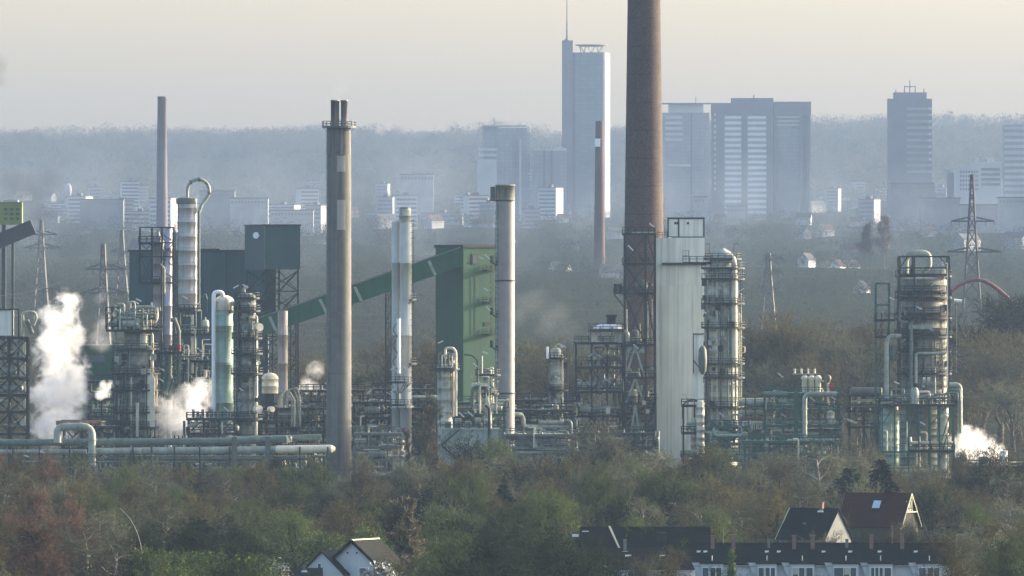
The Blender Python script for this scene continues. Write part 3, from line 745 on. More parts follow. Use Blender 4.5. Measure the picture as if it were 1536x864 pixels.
o, ra, lb = rot_box(T, 397, D, L1, L2, th, Z(404, D), Z(339, D), M_teal, 'walls')
face_box(T, o, ra, -lb, -.2, L1+.2, Z(339, D)+.02, Z(336.5, D), .2, M_steel, 'roof', off=-L2-.2)
q = o + lb*(L2*.23) - ra*.06; zz = Z(353, D); rr = 5.2*k
dn = Vector((-.35, -.94, 0)); dc = Vector((q.x, q.y, zz)) - ra*.9
b = MB(); b.cyl(tuple(dc), tuple(dc+dn*.12), rr*.95, n=28).beam(tuple(dc), (q.x, q.y, zz), .14); T.p('round_sign', b, M_paint)
face_box(T, o, ra, -lb, -.06, .06, Z(404, D), Z(339, D), .06, M_pipeg, 'corner_trim')
b = MB(); c4 = [o+ra*.4+lb*.4, o+ra*(L1-.4)+lb*.4, o+ra*(L1-.4)+lb*(L2-.4), o+ra*.4+lb*(L2-.4)]
for p in c4: b.box(p.x-.22, p.x+.22, p.y-.22, p.y+.22, T.o[2]-.3, Z(404, D)-.01)
zc = [Z(y_, D) for y_ in (404, 437, 470, 505, 540, 575)]
for za, zb_ in zip(zc[:-1], zc[1:]):
    for i in range(4):
        p, q = c4[i], c4[(i+1)%4]
        b.beam((p.x,p.y,za-.3),(q.x,q.y,zb_),.24); b.beam((q.x,q.y,za-.3),(p.x,p.y,zb_),.23); b.beam((p.x,p.y,zb_),(q.x,q.y,zb_),.26)
T.p('trestle', b, M_steel)
T.p('chute', MB().beam(tuple(o+ra*2.2+lb*2)[:2]+(Z(404, D),), tuple(o+ra*2.2+lb*2)[:2]+(Z(500, D),), 2.2), M_steel)
D = 2720
T = TH('shed', 'low green sheet-metal shed with a dark window strip behind the left steam', 'building', 138, D)
xa, xb = X(95, D), X(184, D)
T.p('walls', MB().box(xa, xb, D, D+9, T.o[2]-.3, Z(519, D)), M_gwall); T.p('roof', MB().box(xa-.3, xb+.3, D-.3, D+9.3, Z(519, D)+.01, Z(517, D)), M_pipeg)
T.p('window_strip', MB().box(X(105, D), X(158, D), D-.1, D-.01, Z(543, D), Z(533, D)), M_glass)

# ------------------------------------------------------------------ white slab tower with its steel stair tower
D = 2400
T = TH('lift_tower', 'tall windowless off-white slab tower with a small cabin on its roof', 'tower', 1021, D)
T.p('walls', MB().box(X(985, D), X(1057, D), D, D+7, T.o[2]-.3, Z(357, D)), M_white)
xa, xb, za, zb_ = X(1001, D), X(1057, D), Z(356, D), Z(327, D)
cb = T.p('cabin', MB().box(xa+.15, xb-.15, D+.3, D+5, za, zb_-.1), M_white)
b = MB()
for x in (xa+.15, X(1018, D), xb-.15): b.box(x-.14, x+.14, D+.12, D+.28, za, zb_)
b.box(xa, xb, D+.14, D+.26, zb_-.2, zb_+.12); b.box(xa, xb, D+.14, D+.26, za+.01, za+.18); T.p('cabin_frame', b, M_steel, cb)
for xx in (1013, 1016.5, 1032): T.p('window', MB().box(X(xx, D)-.22, X(xx, D)+.22, D+.2, D+.34, Z(336.5, D), Z(333, D)), M_dark, cb)
T.p('railing', MB().rail([(X(986, D), D+.2, Z(357, D)), (X(1001, D), D+.2, Z(357, D)), (X(1001, D), D+4, Z(357, D))], 1.2, 1.0, .05), M_steel)
T.p('mast', MB().tube([(X(996, D), D+1, Z(357, D)), (X(996, D), D+1, Z(296, D))], .05, 6), M_steel)
b = MB(); b.box(X(993, D), X(1060, D), D-.9, D-.02, Z(397, D)-.05, Z(395, D)+.15); T.p('canopy_beam', b, M_steel)

T = TH('bridge_platform', 'railed steel footbridge from the white slab tower to the column head', 'platform', 1045, D-12, z=Z(393, D-12)-.4)
floor_(T, X(1024, 2388), X(1066, 2388), 2384, 2387, Z(393, 2388)); T.p('end_cabin', MB().rail([(X(1024,2388), 2384.2, Z(393,2388)), (X(1033,2388), 2384.2, Z(393,2388)), (X(1033,2388), 2386.8, Z(393,2388))], 2.4, .6, .045), M_steel)

D = 2395
T = TH('stair_tower', 'open braced steel tower standing in front of the giant brick chimney', 'steel tower', 960, D)
xa, xb = X(937, D), X(984, D)-.25; zs = [T.o[2]-.2] + [Z(y_, D) for y_ in (605, 566, 517, 440, 396, 351)]
b = MB()
for x in (xa, X(968, D), xb):
    for y in (D-3.5, D+3.5): b.box(x-.22, x+.22, y-.22, y+.22, zs[0], zs[-1])
for z in zs[1:]:
    for y in (D-3.5, D+3.5): b.beam((xa, y, z), (xb, y, z), .34, .42)
    for x in (xa, xb): b.beam((x, D-3.5, z), (x, D+3.5, z), .32, .4)
T.p('steel_frame', b, M_steel)
for z in zs[1:]: floor_(T, xa-.5, xb, D-4.1, D+3.9, z+.2)
b = MB(); xm = X(952.5, D)
for za, zb_ in ((zs[0]+1, zs[1]), (zs[1], zs[2]), (zs[2], zs[3])):
    b.beam((xa+.2, D-3.75, za), (xm, D-3.75, zb_-.2), .42); b.beam((X(968, D)-.2, D-3.75, za), (xm, D-3.75, zb_-.2), .41)
T.p('pale_bracing', b, M_pipe)
b = MB()
for i, (za, zb_) in enumerate(zip(zs[3:-1], zs[4:])):
    b.beam((xa, D-3.7, za), (X(968, D), D-3.7, zb_-.2), .26); b.beam((X(968, D), D-3.7, za), (xa, D-3.7, zb_-.2), .25)
    b.beam((X(970, D), D-3.7, za if i % 2 else zb_), (xb, D-3.7, zb_ if i % 2 else za), .24)
T.p('bracing', b, M_steel)
b = MB(); z = zs[0]; s_ = 0
while z < zs[-1]-2:
    xl, xr = X(970.5, D), X(982, D); p, q = ((xl, D-3, z), (xr, D-3, z+2.2)) if s_ % 2 == 0 else ((xr, D-2, z), (xl, D-2, z+2.2))
    b.beam(p, q, .9, .14); b.beam((p[0],p[1]-.4,p[2]+1), (q[0],q[1]-.4,q[2]+1), .06); z += 2.2; s_ += 1
T.p('stair', b, M_steel2)
za = Z(440, D)
pl = T.p('side_platform', MB().box(X(920, D), X(937, D), D-4, D, za-.15, za+.05), M_steel)
T.p('railing', MB().rail([(X(937, D), D-4, za), (X(920, D), D-4, za), (X(920, D), D, za)], 1.2, 1.0, .045), M_steel, pl)
T.p('brace_knee', MB().beam((X(921, D), D-3.8, za-.2), (X(937, D), D-3.8, Z(462, D)), .26), M_steel)
for xx in (923.5, 930): T.p('cabinet', MB().box(X(xx, D)-.4, X(xx, D)+.4, D-3.4, D-2.6, za+.06, za+2.0), M_dark)
T.p('drum', MB().lathe(X(963, D), D, [(.4, Z(446, D)), (1.2, Z(440, D)), (1.35, Z(430, D)), (1.2, Z(424, D)), (.4, Z(419, D))], 20), M_steel2)
T.p('roof_sheet', MB().box(X(948, D), X(985, D), D-4, D-.5, Z(352, D)+.28, Z(350, D)+.3), M_pipe)
T.p('panel', MB().box(X(940, D), X(967, D), D-3.6, D-3.45, Z(529, D), Z(519, D)), M_pipe)
for xx in (949, 958): T.p('x_brace_sign', MB().beam((X(xx-3, D), D-3.7, Z(528, D)), (X(xx+3, D), D-3.7, Z(520, D)), .25), M_steel)
clutter(T, xa, xb, D-2, D+3, zs[:5], 31, 16, 10, 3, 3)
T.lamp(978, 338, D-3, .4); T.lamp(946, 372, D-4, .6); T.lamp(954, 520, D-5, .5)
for xx, yy in ((966, 604), (971, 617)): T.p('warm_lamp', MB().box(X(xx, D)-.4, X(xx, D)+.4, D-4.3, D-4.0, Z(yy+3, D), Z(yy-3, D)), M_alu)
# ------------------------------------------------------------------ columns
def side_pipe(T, cx, cy, r, a, off, z0, z1, pr, m, top=True, bot=False):
    x, y = cx+(r+off)*cos(a), cy+(r+off)*sin(a); xi, yi = cx+r*.7*cos(a), cy+r*.7*sin(a)
    pts = [(x, y, z0), (x, y, z1)]
    if top: pts.append((xi, yi, z1))
    if bot: pts = [(xi, yi, z0)] + pts
    b = MB().tube(pts, pr, 10)
    k = int((z1-z0)/4)
    for i in range(1, k+1):
        z = z0+(z1-z0)*i/(k+1); b.cyl((x,y,z-.08),(x,y,z+.08), pr*1.25, n=10); b.beam((x,y,z),(xi,yi,z), .1)
    return T.p('pipe', b, m)
def manhole(T, cx, cy, r, a, z, s=.35, m=None):
    p = (cx+r*.95*cos(a), cy+r*.95*sin(a), z); q = (cx+(r+.35)*cos(a), cy+(r+.35)*sin(a), z); q2 = (cx+(r+.48)*cos(a), cy+(r+.48)*sin(a), z)
    b = MB().cyl(p, q, s, n=14); b.cyl(q, q2, s*1.3, n=14); return T.p('manhole', b, m or M_pipe)
def davit(T, px, py, D, h=1.6, dirx=1, m=None):
    x, y, z = P(px, py, D); T.p('davit', MB().tube([(x,y,z),(x,y,z+h),(x+dirx*.7,y,z+h+.25),(x+dirx*.9,y,z+h-.1)], .07, 6), m or M_steel)
def column(name, label, cat, xl, xr, yt, yb, D, m, plats, pipes=(), step=2.4, head=.55, holes=(), lad=(), group=None, w=1.45):
    T = TH(name, label, cat, (xl+xr)/2, D, group)
    cx = X((xl+xr)/2, D); r = (xr-xl)/2*D/F
    shell(T, cx, D, r, T.o[2]-.3 if yb is None else Z(yb, D), Z(yt, D), m, step, head)
    for p in plats:
        y_, a0, a1 = p[:3]; plat(T, cx, D, Z(y_, D), r, p[3] if len(p) > 3 else w, radians(a0), radians(a1))
    for a, off, yb_, yt_, pr, mm in pipes: side_pipe(T, cx, D, r, radians(a), off, Z(yb_, D), Z(yt_, D), pr, mm)
    for a, y_ in holes: manhole(T, cx, D, r, radians(a), Z(y_, D))
    for px, yb_, yt_ in lad: T.p('ladder', MB().ladder((X(px, D), D-r*.6-.6, Z(yb_, D)), Z(yt_, D)), M_steel)
    T.cx, T.r = cx, r
    return T

def dress(T, D, y0, y1, seed, n=8, nb=8, nh=5, nl=2):
    R = random.Random(seed)
    for k in range(n):
        ya = R.uniform(y0+(y1-y0)*.35, y1); yb_ = R.uniform(y0, ya-12)
        side_pipe(T, T.cx, D, T.r, radians(R.uniform(188, 352)), R.uniform(.15,.9), Z(ya,D), Z(yb_,D), R.choice((.08,.1,.13,.18)), R.choice((M_pipe,M_steel,M_alu,M_steel2,M_pipeg,M_steel)), R.random() < .7)
    for k in range(nb):
        a = radians(R.uniform(190, 350)); q = T.r+R.uniform(.5,1.0); x, y, z = T.cx+q*cos(a), D+q*sin(a), Z(R.uniform(y0,y1),D); s_ = R.uniform(.2,.55)
        T.p('instrument_box', MB().box(x-s_, x+s_, y-.3, y+.3, z-s_*1.3, z+s_*1.3), R.choice((M_steel,M_steel2,M_pipe,M_dark)))
    for k in range(nh): manhole(T, T.cx, D, T.r, radians(R.uniform(215, 325)), Z(R.uniform(y0,y1),D), R.uniform(.25,.5), R.choice((M_pipe,M_steel,M_steel2)))
    for k in range(nl):
        a = radians(R.uniform(190, 350)); q = T.r+1.2; x, y, z = T.cx+q*cos(a), D+q*sin(a), Z(R.uniform(y0,y1),D); t_ = R.choice((-.3,.3))
        T.p('work_light', MB().beam((x-.45,y,z+t_),(x+.45,y,z-t_), .2), M_lamp)
# column beside the white slab tower
D = 2385
T = column('distillation_column', 'tall grey column ringed by many railed platforms right of the white slab tower', 'column', 1062, 1107, 402, None, D, M_clad,
  [(402,170,380), (418,180,372), (455,150,372), (491,160,362), (545,160,372), (566,175,365), (610,150,372), (638,160,370), (672,180,372)],
  [(-60,.45,640,412,.22,M_pipe), (-100,.35,690,430,.14,M_steel2), (-112,.3,690,412,.10,M_alu), (-20,.55,600,470,.16,M_alu), (-8,.7,690,440,.14,M_pipe), (200,.6,650,470,.15,M_pipe), (215,.7,690,520,.2,M_pipeg)],
  holes=((-88,428),(-88,466),(-88,500),(-88,520),(-88,556),(-88,600)), lad=((1058,690,402),(1112,680,402)), head=.25)
dress(T, D, 405, 680, 1, 14, 22, 8, 5)
plat(T, T.cx, D, Z(388, D), T.r*.8, 1.4, radians(170), radians(380)); T.p('top_drum', MB().lathe(T.cx, D, [(T.r*.8, Z(402,D)), (T.r*.82, Z(386,D)), (T.r*.5, Z(378,D)), (.3, Z(372,D))], 24), M_clad)
xx = X(1101, D); T.p('overhead_line', MB().tube([(xx-1.2, D-2, Z(385,D)), (xx-.3, D-2.8, Z(386,D)), (xx, D-2.9, Z(398,D)), (xx, D-2.9, Z(548,D))], .62, 16, bend=1.0), M_alu)
for xx, d_ in ((1065, -1), (1101, 1)): davit(T, xx, 385, D-1.5, 2.6, d_)
for yy, xx in ((447,1057),(460,1055),(570,1052)): T.p('gauge_box', MB().box(X(xx,D)-.5, X(xx,D)+.5, D-2, D-1, Z(yy,D)-.6, Z(yy,D)+.6), M_steel2)
for a in ((1056,468),(1052,412)): T.lamp(*a, D=D-4, tilt=.3)
pipe(T, [(1107,520),(1117,520),(1117,529),(1107,529)], .14, M_alu, D-2, fl=False)
pipe(T, [(1096,622),(1112,622),(1112,690)], .22, M_pipe, D-4.5)
# smaller vessel stack at its left foot
T = module('pump_structure', 'small railed steel structure with a hooped pipe left of the tall platform column', 'steel structure', 1025, 1058, 608, 690, 2375, 5, 2, 41, 2, 8, 6, 2, 2, br=None)
D = 2373
b = MB(); cx_, zc = X(1039, D), Z(612, D)
T.p('hoop_pipe', MB().tube([(X(1024,D), D, Z(628,D))]+[(cx_-X(1039,D)+X(1039+15*cos(a),D), D, Z(612-30*sin(a)+18*sin(a),D)) for a in np.linspace(pi, 0.5, 9)], .16, 8), M_steel)
T.p('vessel', MB().lathe(X(1050.5,D), D-1, bands(.85, T.o[2], Z(604,D), 1.6)+[(.6, Z(601,D)), (.2, Z(600,D))], 18), M_alu)
T.p('vessel', MB().lathe(X(1040,D), D-.5, bands(.55, T.o[2], Z(628,D), 1.6)+[(.3, Z(626,D))], 16), M_clad)
T.p('cladding_panel', MB().box(X(1040,D), X(1055,D), D+3, D+3.3, Z(690,D), Z(500,D)), M_white)
pipe(T, [(1040,500,D+2.8),(1040,560,D+2.8)], .1, M_steel); pipe(T, [(1040,501),(1056,501)], .12, M_steel, D+2.8)
T.p('wall_brace', MB().beam(P(1040,540,D+2.7), P(1055,560,D+2.7), .2), M_steel)
T.p('hanging_vessel', MB().lathe(X(1054,D), D+1.5, [(.2,Z(562,D)),(.8,Z(556,D)),(.95,Z(540,D)),(.8,Z(524,D)),(.3,Z(519,D))], 16), M_steel2)

# big furnace-like column on the right in its frame
D = 2352
T = TH('framed_column', 'wide banded grey column inside a dark steel frame with a looped pipe on top', 'column', 1385, D)
cx = X(1385, D); r = 35*D/F; T.cx, T.r = cx, r
shell(T, cx, D, r, T.o[2]-.3, Z(420, D), M_cladd, 1.5, .12)
dress(T, D, 425, 600, 2, 12, 22, 8, 4)
b = MB(); xa, xb = X(1348.5, D), X(1422, D); zt = Z(385, D); zb_ = Z(606, D)
for x in (xa, X(1370, D), xb):
    for y in (D-r-.7, D+r+.6): b.box(x-.16, x+.16, y-.16, y+.16, zb_ if x != xa else zb_, zt)
for z in (zt, Z(402, D), Z(412, D)):
    for y in (D-r-.7, D+r+.6): b.beam((xa, y, z), (xb, y, z), .26, .3)
    for x in (xa, xb): b.beam((x, D-r-.7, z), (x, D+r+.6, z), .25, .29)
for x0_, x1_ in ((xa, xa+1.6), (xb, xb-2.0)): b.beam((x0_, D-r-.7, Z(402,D)), (x1_, D-r-.7, zt), .2)
T.p('steel_frame', b, M_steel)
for i, y_ in enumerate((414, 437, 446, 470, 477, 500, 505, 527, 560)): plat(T, cx, D, Z(y_, D), r, .9 if i % 2 else 1.1, radians(185 if i % 3 else 170), radians(365), n=24)
b = MB()
for k in range(5): b.ring(cx, D, Z(452+k*24, D), r, r+.09, .25, 0, 2*pi, 32)
T.p('stiffener_rings', b, M_rust)
T.p('overhead_pipe', MB().tube([P(1358,412,D-1), P(1358,380,D-1), P(1393,380,D-1), P(1393,400,D-1), P(1384,405,D-1)], .72, 16, bend=2.0), M_pipe)
pipe(T, [(1369,398),(1369,412)], .5, M_steel, D-r-.5); pipe(T, [(1406,414),(1406,404),(1416,404),(1416,412)], .3, M_alu, D-2)
pipe(T, [(1352,452),(1349,480),(1353,483),(1362,483)], .3, M_pipeg, D-r-1, fl=False)
pipe(T, [(1367,483),(1367,600)], .34, M_pipeg, D-r-1.1); pipe(T, [(1418,395),(1421,395),(1421,600)], .13, M_alu, D-r-.9)
pipe(T, [(1330,600),(1330,515),(1334,504),(1352,504)], .48, M_pipe, D-r-1.4, n=14); pipe(T, [(1374,575),(1374,530),(1385,530),(1418,530)], .3, M_pipe, D-r-1.2, n=12)
T.p('vent_hood', MB().lathe(X(1410,D), D-1.6, [(.9,Z(418,D)),(.95,Z(408,D)),(.6,Z(404,D)),(.6,Z(401,D))], 16), M_alu)
T.p('nameless_panel', MB().box(X(1362,D), X(1397,D), D-r-1.3, D-r-1.15, Z(493,D), Z(487,D)), M_pipe).name = 'panel'
for px_, py_ in ((1434.5, 451),):
    T.p('floodlight_pole', MB().tube([P(1434,560,D-1), P(1434,453,D-1)], .09, 6), M_steel); T.p('floodlight', MB().cyl(P(1431,451,D-1), P(1443,451.5,D-1), .42, .3, 10), M_paint)
ladder(T, 1424, 600, 400, D-2); ladder(T, 1344, 505, 436, D-1)
R = random.Random(8)
for k in range(14):
    a = radians(R.uniform(195, 345)); manhole(T, cx, D, r, a, Z(R.uniform(430, 560), D), R.uniform(.15,.4), R.choice((M_pipe, M_steel2, M_rust)))
for k in range(7): side_pipe(T, cx, D, r, radians(R.uniform(190, 350)), R.uniform(.3,.9), Z(600,D), Z(R.uniform(430,560),D), R.uniform(.08,.2), R.choice((M_pipe,M_pipeg,M_alu,M_steel2)))
for a in ((1338,448),(1379,462),(1345,574)): T.lamp(*a, D=D-7, tilt=.25)

D = 2346
T = TH('side_frame', 'narrow open green steel frame left of the framed wide column', 'steel frame', 1329, D+3)
xa, xb = X(1314, D), X(1334, D)
steel(T, xa, xb, D+1, D+4, [T.o[2]-.2]+[Z(y_, D) for y_ in (600, 560, 530, 505, 480, 456, 424)], 1, 1, M_green, .26, None)
for y_ in (480, 505): floor_(T, xa-.2, xb+1.2, D+.6, D+4.2, Z(y_, D)+.2)
T.p('bracing', MB().beam((xa, D+1, Z(560,D)), (xb, D+1, Z(505,D)), .18).beam((xa, D+1, Z(505,D)), (xa+1.4, D+1, Z(484,D)), .17), M_steel)
ladder(T, 1322, 600, 480, D+.4)
T.p('level_vessel', MB().lathe(X(1340,D), D+1, [(.25,Z(542,D)),(.7,Z(538,D)),(.75,Z(522,D)),(.25,Z(517,D))], 14), M_steel2)

D = 2342
T = TH('pipe_table', 'green braced steel table carrying manifolds around the foot of the framed wide column', 'steel structure', 1378, D)
xa, xb = X(1321, D), X(1431, D)
b = MB(); z0 = T.o[2]-.2; zt = Z(607, D)
for x in (xa+.2, X(1341,D), X(1362,D), X(1377,D), X(1394,D), X(1408,D), xb-.2):
    for y in (D-4, D+4): b.box(x-.16, x+.16, y-.16, y+.16, z0, zt)
for z in (zt, Z(606+70, D)):
    for y in (D-4, D+4): b.beam((xa, y, z-.2), (xb, y, z-.2), .3, .36)
    for x in (xa+.2, xb-.2): b.beam((x, D-4, z-.21), (x, D+4, z-.21), .29, .34)
for x0_, y0_, x1_, y1_ in ((1322,640,1341,608),(1408,676,1428,610),(1394,640,1420,608),(1362,640,1378,609),(1322,690,1313,612),(1410,690,1424,640)): b.beam(P(x0_,y0_,D-4.15), P(x1_,y1_,D-4.15), .24)
T.p('steel_frame', b, M_green)
floor_(T, xa-.3, xb+.3, D-4.6, D+4.3, zt+.16)
floor_(T, X(1362,D), xb, D-4.6, D-2, Z(674,D), name='lower_platform')
T.p('skirt_vessel', MB().lathe(X(1335,D), D, bands(1.9, z0, Z(618,D), 1.7)+[(1.4,Z(613,D)),(.4,Z(610,D))], 24), M_cladg)
T.p('lit_vessel', MB().lathe(X(1416,D), D-1.5, bands(.85, z0, Z(609,D), 2.2), 20), M_alu)
pipe(T, [(1424,577),(1440,577),(1440,650)], .52, M_pipe, D-2, n=14)
for xx in (1384, 1391): T.p('exchanger_head', MB().cyl(P(xx,572,D-4), P(xx+4.5,572,D-4), .85, n=18), M_pipe)
T.p('pump', MB().lathe(X(1371,D), D-4, [(.9,zt+.2),(.9,Z(590,D)),(.7,Z(583,D)),(.4,Z(581,D))], 16), M_pipe)
R = random.Random(3)
for k in range(12):
    x = R.uniform(1330, 1425); h = R.uniform(584, 598); w_ = R.uniform(8, 22); pipe(T, [(x,606),(x,h),(x+w_,h),(x+w_,600)], R.choice((.12,.16,.22)), R.choice((M_pipe,M_pipeg,M_alu,M_pipeg)), D-R.uniform(2,5), fl=False)
for k in range(9): pipe(T, [(1322,R.uniform(588,606)),(1428,R.uniform(588,606))][:1]+[(1322+R.uniform(20,70),0)][:0]+[(R.uniform(1345,1428),R.uniform(592,604))], .13, R.choice((M_pipe,M_pipeg)), D-R.uniform(1,4), fl=False)
clutter(T, xa+1, xb-1, D-3, D+3, [z0, Z(676,D), zt], 52, 12, 10, 1, 3)
for a in ((1420,620),(1384,635),(1396,590)): T.lamp(*a, D=D-5, tilt=.3)

# pipe bridge and exchanger structures between the columns
D = 2390
T = TH('dark_hall', 'long low dark green shed half hidden under the pipe bridge', 'building', 1150, D+8)
T.p('walls', MB().box(X(1112,D), X(1262,D), D+4, D+12, T.o[2]-.3, Z(645,D)), M_teal); T.p('roof', MB().box(X(1111,D), X(1263,D), D+3.7, D+12.3, Z(645,D)+.01, Z(643,D)), M_steel)
for xx in (1120, 1140, 1170, 1200, 1230): T.p('doorway', MB().box(X(xx,D), X(xx+12,D), D+3.9, D+3.98, T.o[2], Z(668,D)), M_dark)
T = module('exchanger_rack', 'green steel rack with three upright white exchangers standing on its top deck', 'steel structure', 1147, 1256, 590, 662, 2372, 8, 3, 61, 4, 36, 24, 8, 3, m=M_green)
D = 2368
for xx in (1207, 1217, 1227):
    T.p('exchanger', MB().lathe(X(xx,D), D, [(.55,Z(588,D)),(.6,Z(586,D)),(.6,Z(570,D)),(.75,Z(569,D)),(.75,Z(566,D)),(.5,Z(564,D)),(.2,Z(563,D))], 16), M_alu)
T.p('valve_rail', MB().beam(P(1188,561,D), P(1226,561,D), .22).beam(P(1188,555,D), P(1226,555,D), .1), M_pipe)
for xx in (1192,1202,1212,1222): T.p('valve', MB().cyl(P(xx,560,D), P(xx,553,D), .22, n=8).cyl(P(xx-1.5,556,D), P(xx+1.5,556,D), .12, n=8), M_alu)
T.p('vent_pipe', MB().tube([P(1242,606,D), P(1242,572,D)], .25, 10), M_alu); T.p('vent_cowl', MB().lathe(X(1242,D), D, [(.3,Z(574,D)),(.7,Z(569,D)),(.6,Z(564,D)),(.2,Z(562,D))], 12), M_steel2)
T.p('red_box', MB().box(X(1244,D), X(1252,D), D-.5, D+.5, Z(581,D), Z(575,D)), M_red)
pipe(T, [(1207,700),(1207,591),(1255,591)], .5, M_pipe, 2362, n=14); pipe(T, [(1144,591),(1180,591)], .55, M_pipeg, 2364, n=14)
T.p('end_column', MB().box(X(1191,2364), X(1197,2364), 2363.6, 2364.4, T.o[2]-.2, Z(588,2364)), M_green)
T.lamp(1171, 563, D-3, .45); T.lamp(1232, 570, D-3, .3)
for (xa_, y0_, y1_, rr, mm, nm) in ((1192,604,604,.62,M_pipe,'upper'),(1150,619,619,.48,M_pipe,''),(1160,629,629,.42,M_rust,''),(1140,612,612,.25,M_pipeg,'')):
    pass
T = TH('pipe_bridge', 'bundle of long grey pipes bridging from the platform column to the exchanger rack', 'pipe bridge', 1150, 2378)
D = 2378
for xa_, xb_, yy, rr, mm in ((1108,1198,604,.62,M_pipe),(1110,1152,619,.5,M_pipe),(1110,1166,628,.45,M_rust),(1110,1152,612,.2,M_pipeg),(1110,1160,636,.22,M_pipe),(1112,1170,598,.15,M_alu)):
    pipe(T, [(xa_,yy),(xb_,yy)], rr, mm, D-R.uniform(-2,2), n=14)
b = MB()
for xx in (1118, 1132, 1146):
    for y in (D-3, D+3): b.box(X(xx,D)-.14, X(xx,D)+.14, y-.14, y+.14, T.o[2], Z(596,D))
    for yy in (608, 623, 640): b.beam((X(xx,D), D-3, Z(yy,D)), (X(xx,D), D+3, Z(yy,D)), .22)
T.p('trestle', b, M_green)
b = MB()
for k in range(16): x = X(1112+k*3.2, D); b.beam((x, D-3.4, Z(644,D)), (x, D-3.4, Z(632+R.uniform(-3,4),D)), .16); b.cyl((x, D-3.4, Z(634,D)), (x, D-3.4, Z(631,D)), .3, n=8)
T.p('manifold', b, M_alu)
T = module('pipe_crossing', 'dark steel pipe crossing with a big horizontal drum left of the green frame', 'steel structure', 1274, 1338, 592, 640, 2376, 7, 2, 71, 3, 26, 14, 3, 2)
D = 2370
T.p('drum', MB().cyl(P(1278,587,D), P(1322,587,D), .85, n=18).cyl(P(1276,587,D), P(1278,587,D), .5, .85, n=18).cyl(P(1322,587,D), P(1324,587,D), .85, .5, n=18), M_steel2)
T.p('long_brace', MB().beam(P(1255,585,D), P(1280,608,D), .2).beam(P(1255,592,D), P(1276,612,D), .18).beam(P(1255,608,D), P(1320,608,D), .16), M_green)
pipe(T, [(1262,640),(1266,628),(1285,636)], .35, M_pipe, D, fl=False)

# structures at the foot of the giant chimney
T = module('process_rack', 'dense dark multi-storey steel rack left of the giant brick chimney', 'steel structure', 864, 934, 514, 660, 2400, 10, 4, 81, 3, 46, 26, 12, 6, br='x')
D = 2394
T.p('domed_roof', MB().lathe(X(914,D), D, [(3.4,Z(493,D)),(3.3,Z(490,D)),(2.2,Z(487,D)),(1.0,Z(486,D))], 24), M_paint)
T.p('roof_cowl', MB().lathe(X(917,D), D, [(1.0,Z(486,D)),(1.0,Z(475,D)),(1.3,Z(475,D)),(1.3,Z(472,D))], 16), M_dark)
for xx in (886, 900, 918, 934): T.p('roof_post', MB().box(X(xx,D)-.13, X(xx,D)+.13, D-3.6, D-3.35, Z(514,D), Z(490,D)), M_steel2)
T.p('cabin', MB().box(X(887,D), X(896,D), D-2, D+2, Z(513,D), Z(496,D)), M_alu); T.p('cabin', MB().box(X(922,D), X(932,D), D-2, D+2, Z(513,D), Z(498,D)), M_alu)
floor_(T, X(883,D), X(936,D), D-4, D+4, Z(494,D))
pipe(T, [(930,514),(930,498),(941,498),(941,512)], .5, M_pipe, D-3, n=12); T.p('warm_lamp', MB().box(X(912,D)-.4, X(912,D)+.4, D-6, D-5.6, Z(620,D), Z(611,D)), M_alu)
ladder(T, 852, 650, 515, D-2)
T.p('lamp_post', MB().tube([P(852,660,D-4), P(852,511,D-4), P(848,508,D-4)], .1, 6), M_steel2); T.p('lamp_post', MB().tube([P(861,560,D-4), P(861,504,D-4), P(865,503,D-4)], .1, 6), M_steel2)

# thin column centre right
T = column('thin_column', 'thin bright column with a railed head platform left of the dark steel rack', 'column', 826, 842, 526, None, 2370, M_clad,
  [(537,0,360,1.2), (585,180,360), (618,170,370)], [(-25,.35,640,532,.22,M_alu), (200,.4,650,545,.12,M_pipe)], lad=((822,660,537),), holes=((-90,560),))
D = 2368
pipe(T, [(821,538),(821,520)], .28, M_paint, D, fl=False); pipe(T, [(834,524),(834,518),(840,516),(843,522)], .18, M_pipe, D, fl=False); T.lamp(845, 519, D-1, .3); T.lamp(836, 566, D-2, .3)

dress(T, 2370, 530, 640, 3, 5, 6, 3, 1)
# stubby column on the concrete block, column before the green tower
T = column('stubby_column', 'short fat panelled column with a railed crown and two bright side pipes', 'column', 656, 679, 548, None, 2318, M_clad,
  [(553,170,370), (538,180,360,.8)], [(-30,.35,625,536,.26,mat('warm_pipe', (.42,.33,.23), .5, .2, var=.25, scale=.6))], holes=((-80,575),))
D = 2314
pipe(T, [(668,538),(668,522),(680,522),(684,528),(684,624)], .26, M_alu, D, n=12)
T.p('crown_drum', MB().lathe(T.cx, D+4, [(T.r*.85,Z(550,D)),(T.r*.85,Z(533,D)),(T.r*.5,Z(529,D))], 20), M_steel2)
for k in range(5): pipe(T, [(658+k*5,550),(658+k*5,530+k%3*3),(663+k*5,528+k%2*4)], .16, R.choice((M_pipe,M_steel2,M_alu)), D-1.5, fl=False)
T.lamp(661, 513, D-1, -.25); davit(T, 659, 546, D-1, 1.5, 1)
T = column('bottle_column', 'small column with a crowded valve platform in front of the green tower', 'column', 726, 738, 556, None, 2322, M_clad,
  [(562,170,370,1.8), (590,180,360)], [(-30,.35,612,552,.2,M_alu), (210,.8,612,556,.14,M_pipe)], holes=((-90,575),))
D = 2318
pipe(T, [(696,532),(708,533),(716,540),(716,600)], .16, M_steel, D, fl=False); pipe(T, [(722,560),(722,534)], .3, M_pipe, D, fl=False); T.lamp(728, 529, D-1, .2)
clutter(T, X(712,D), X(748,D), D-2, D+2, [Z(620,D), Z(590,D), Z(560,D)], 93, 8, 10, 2, 1)

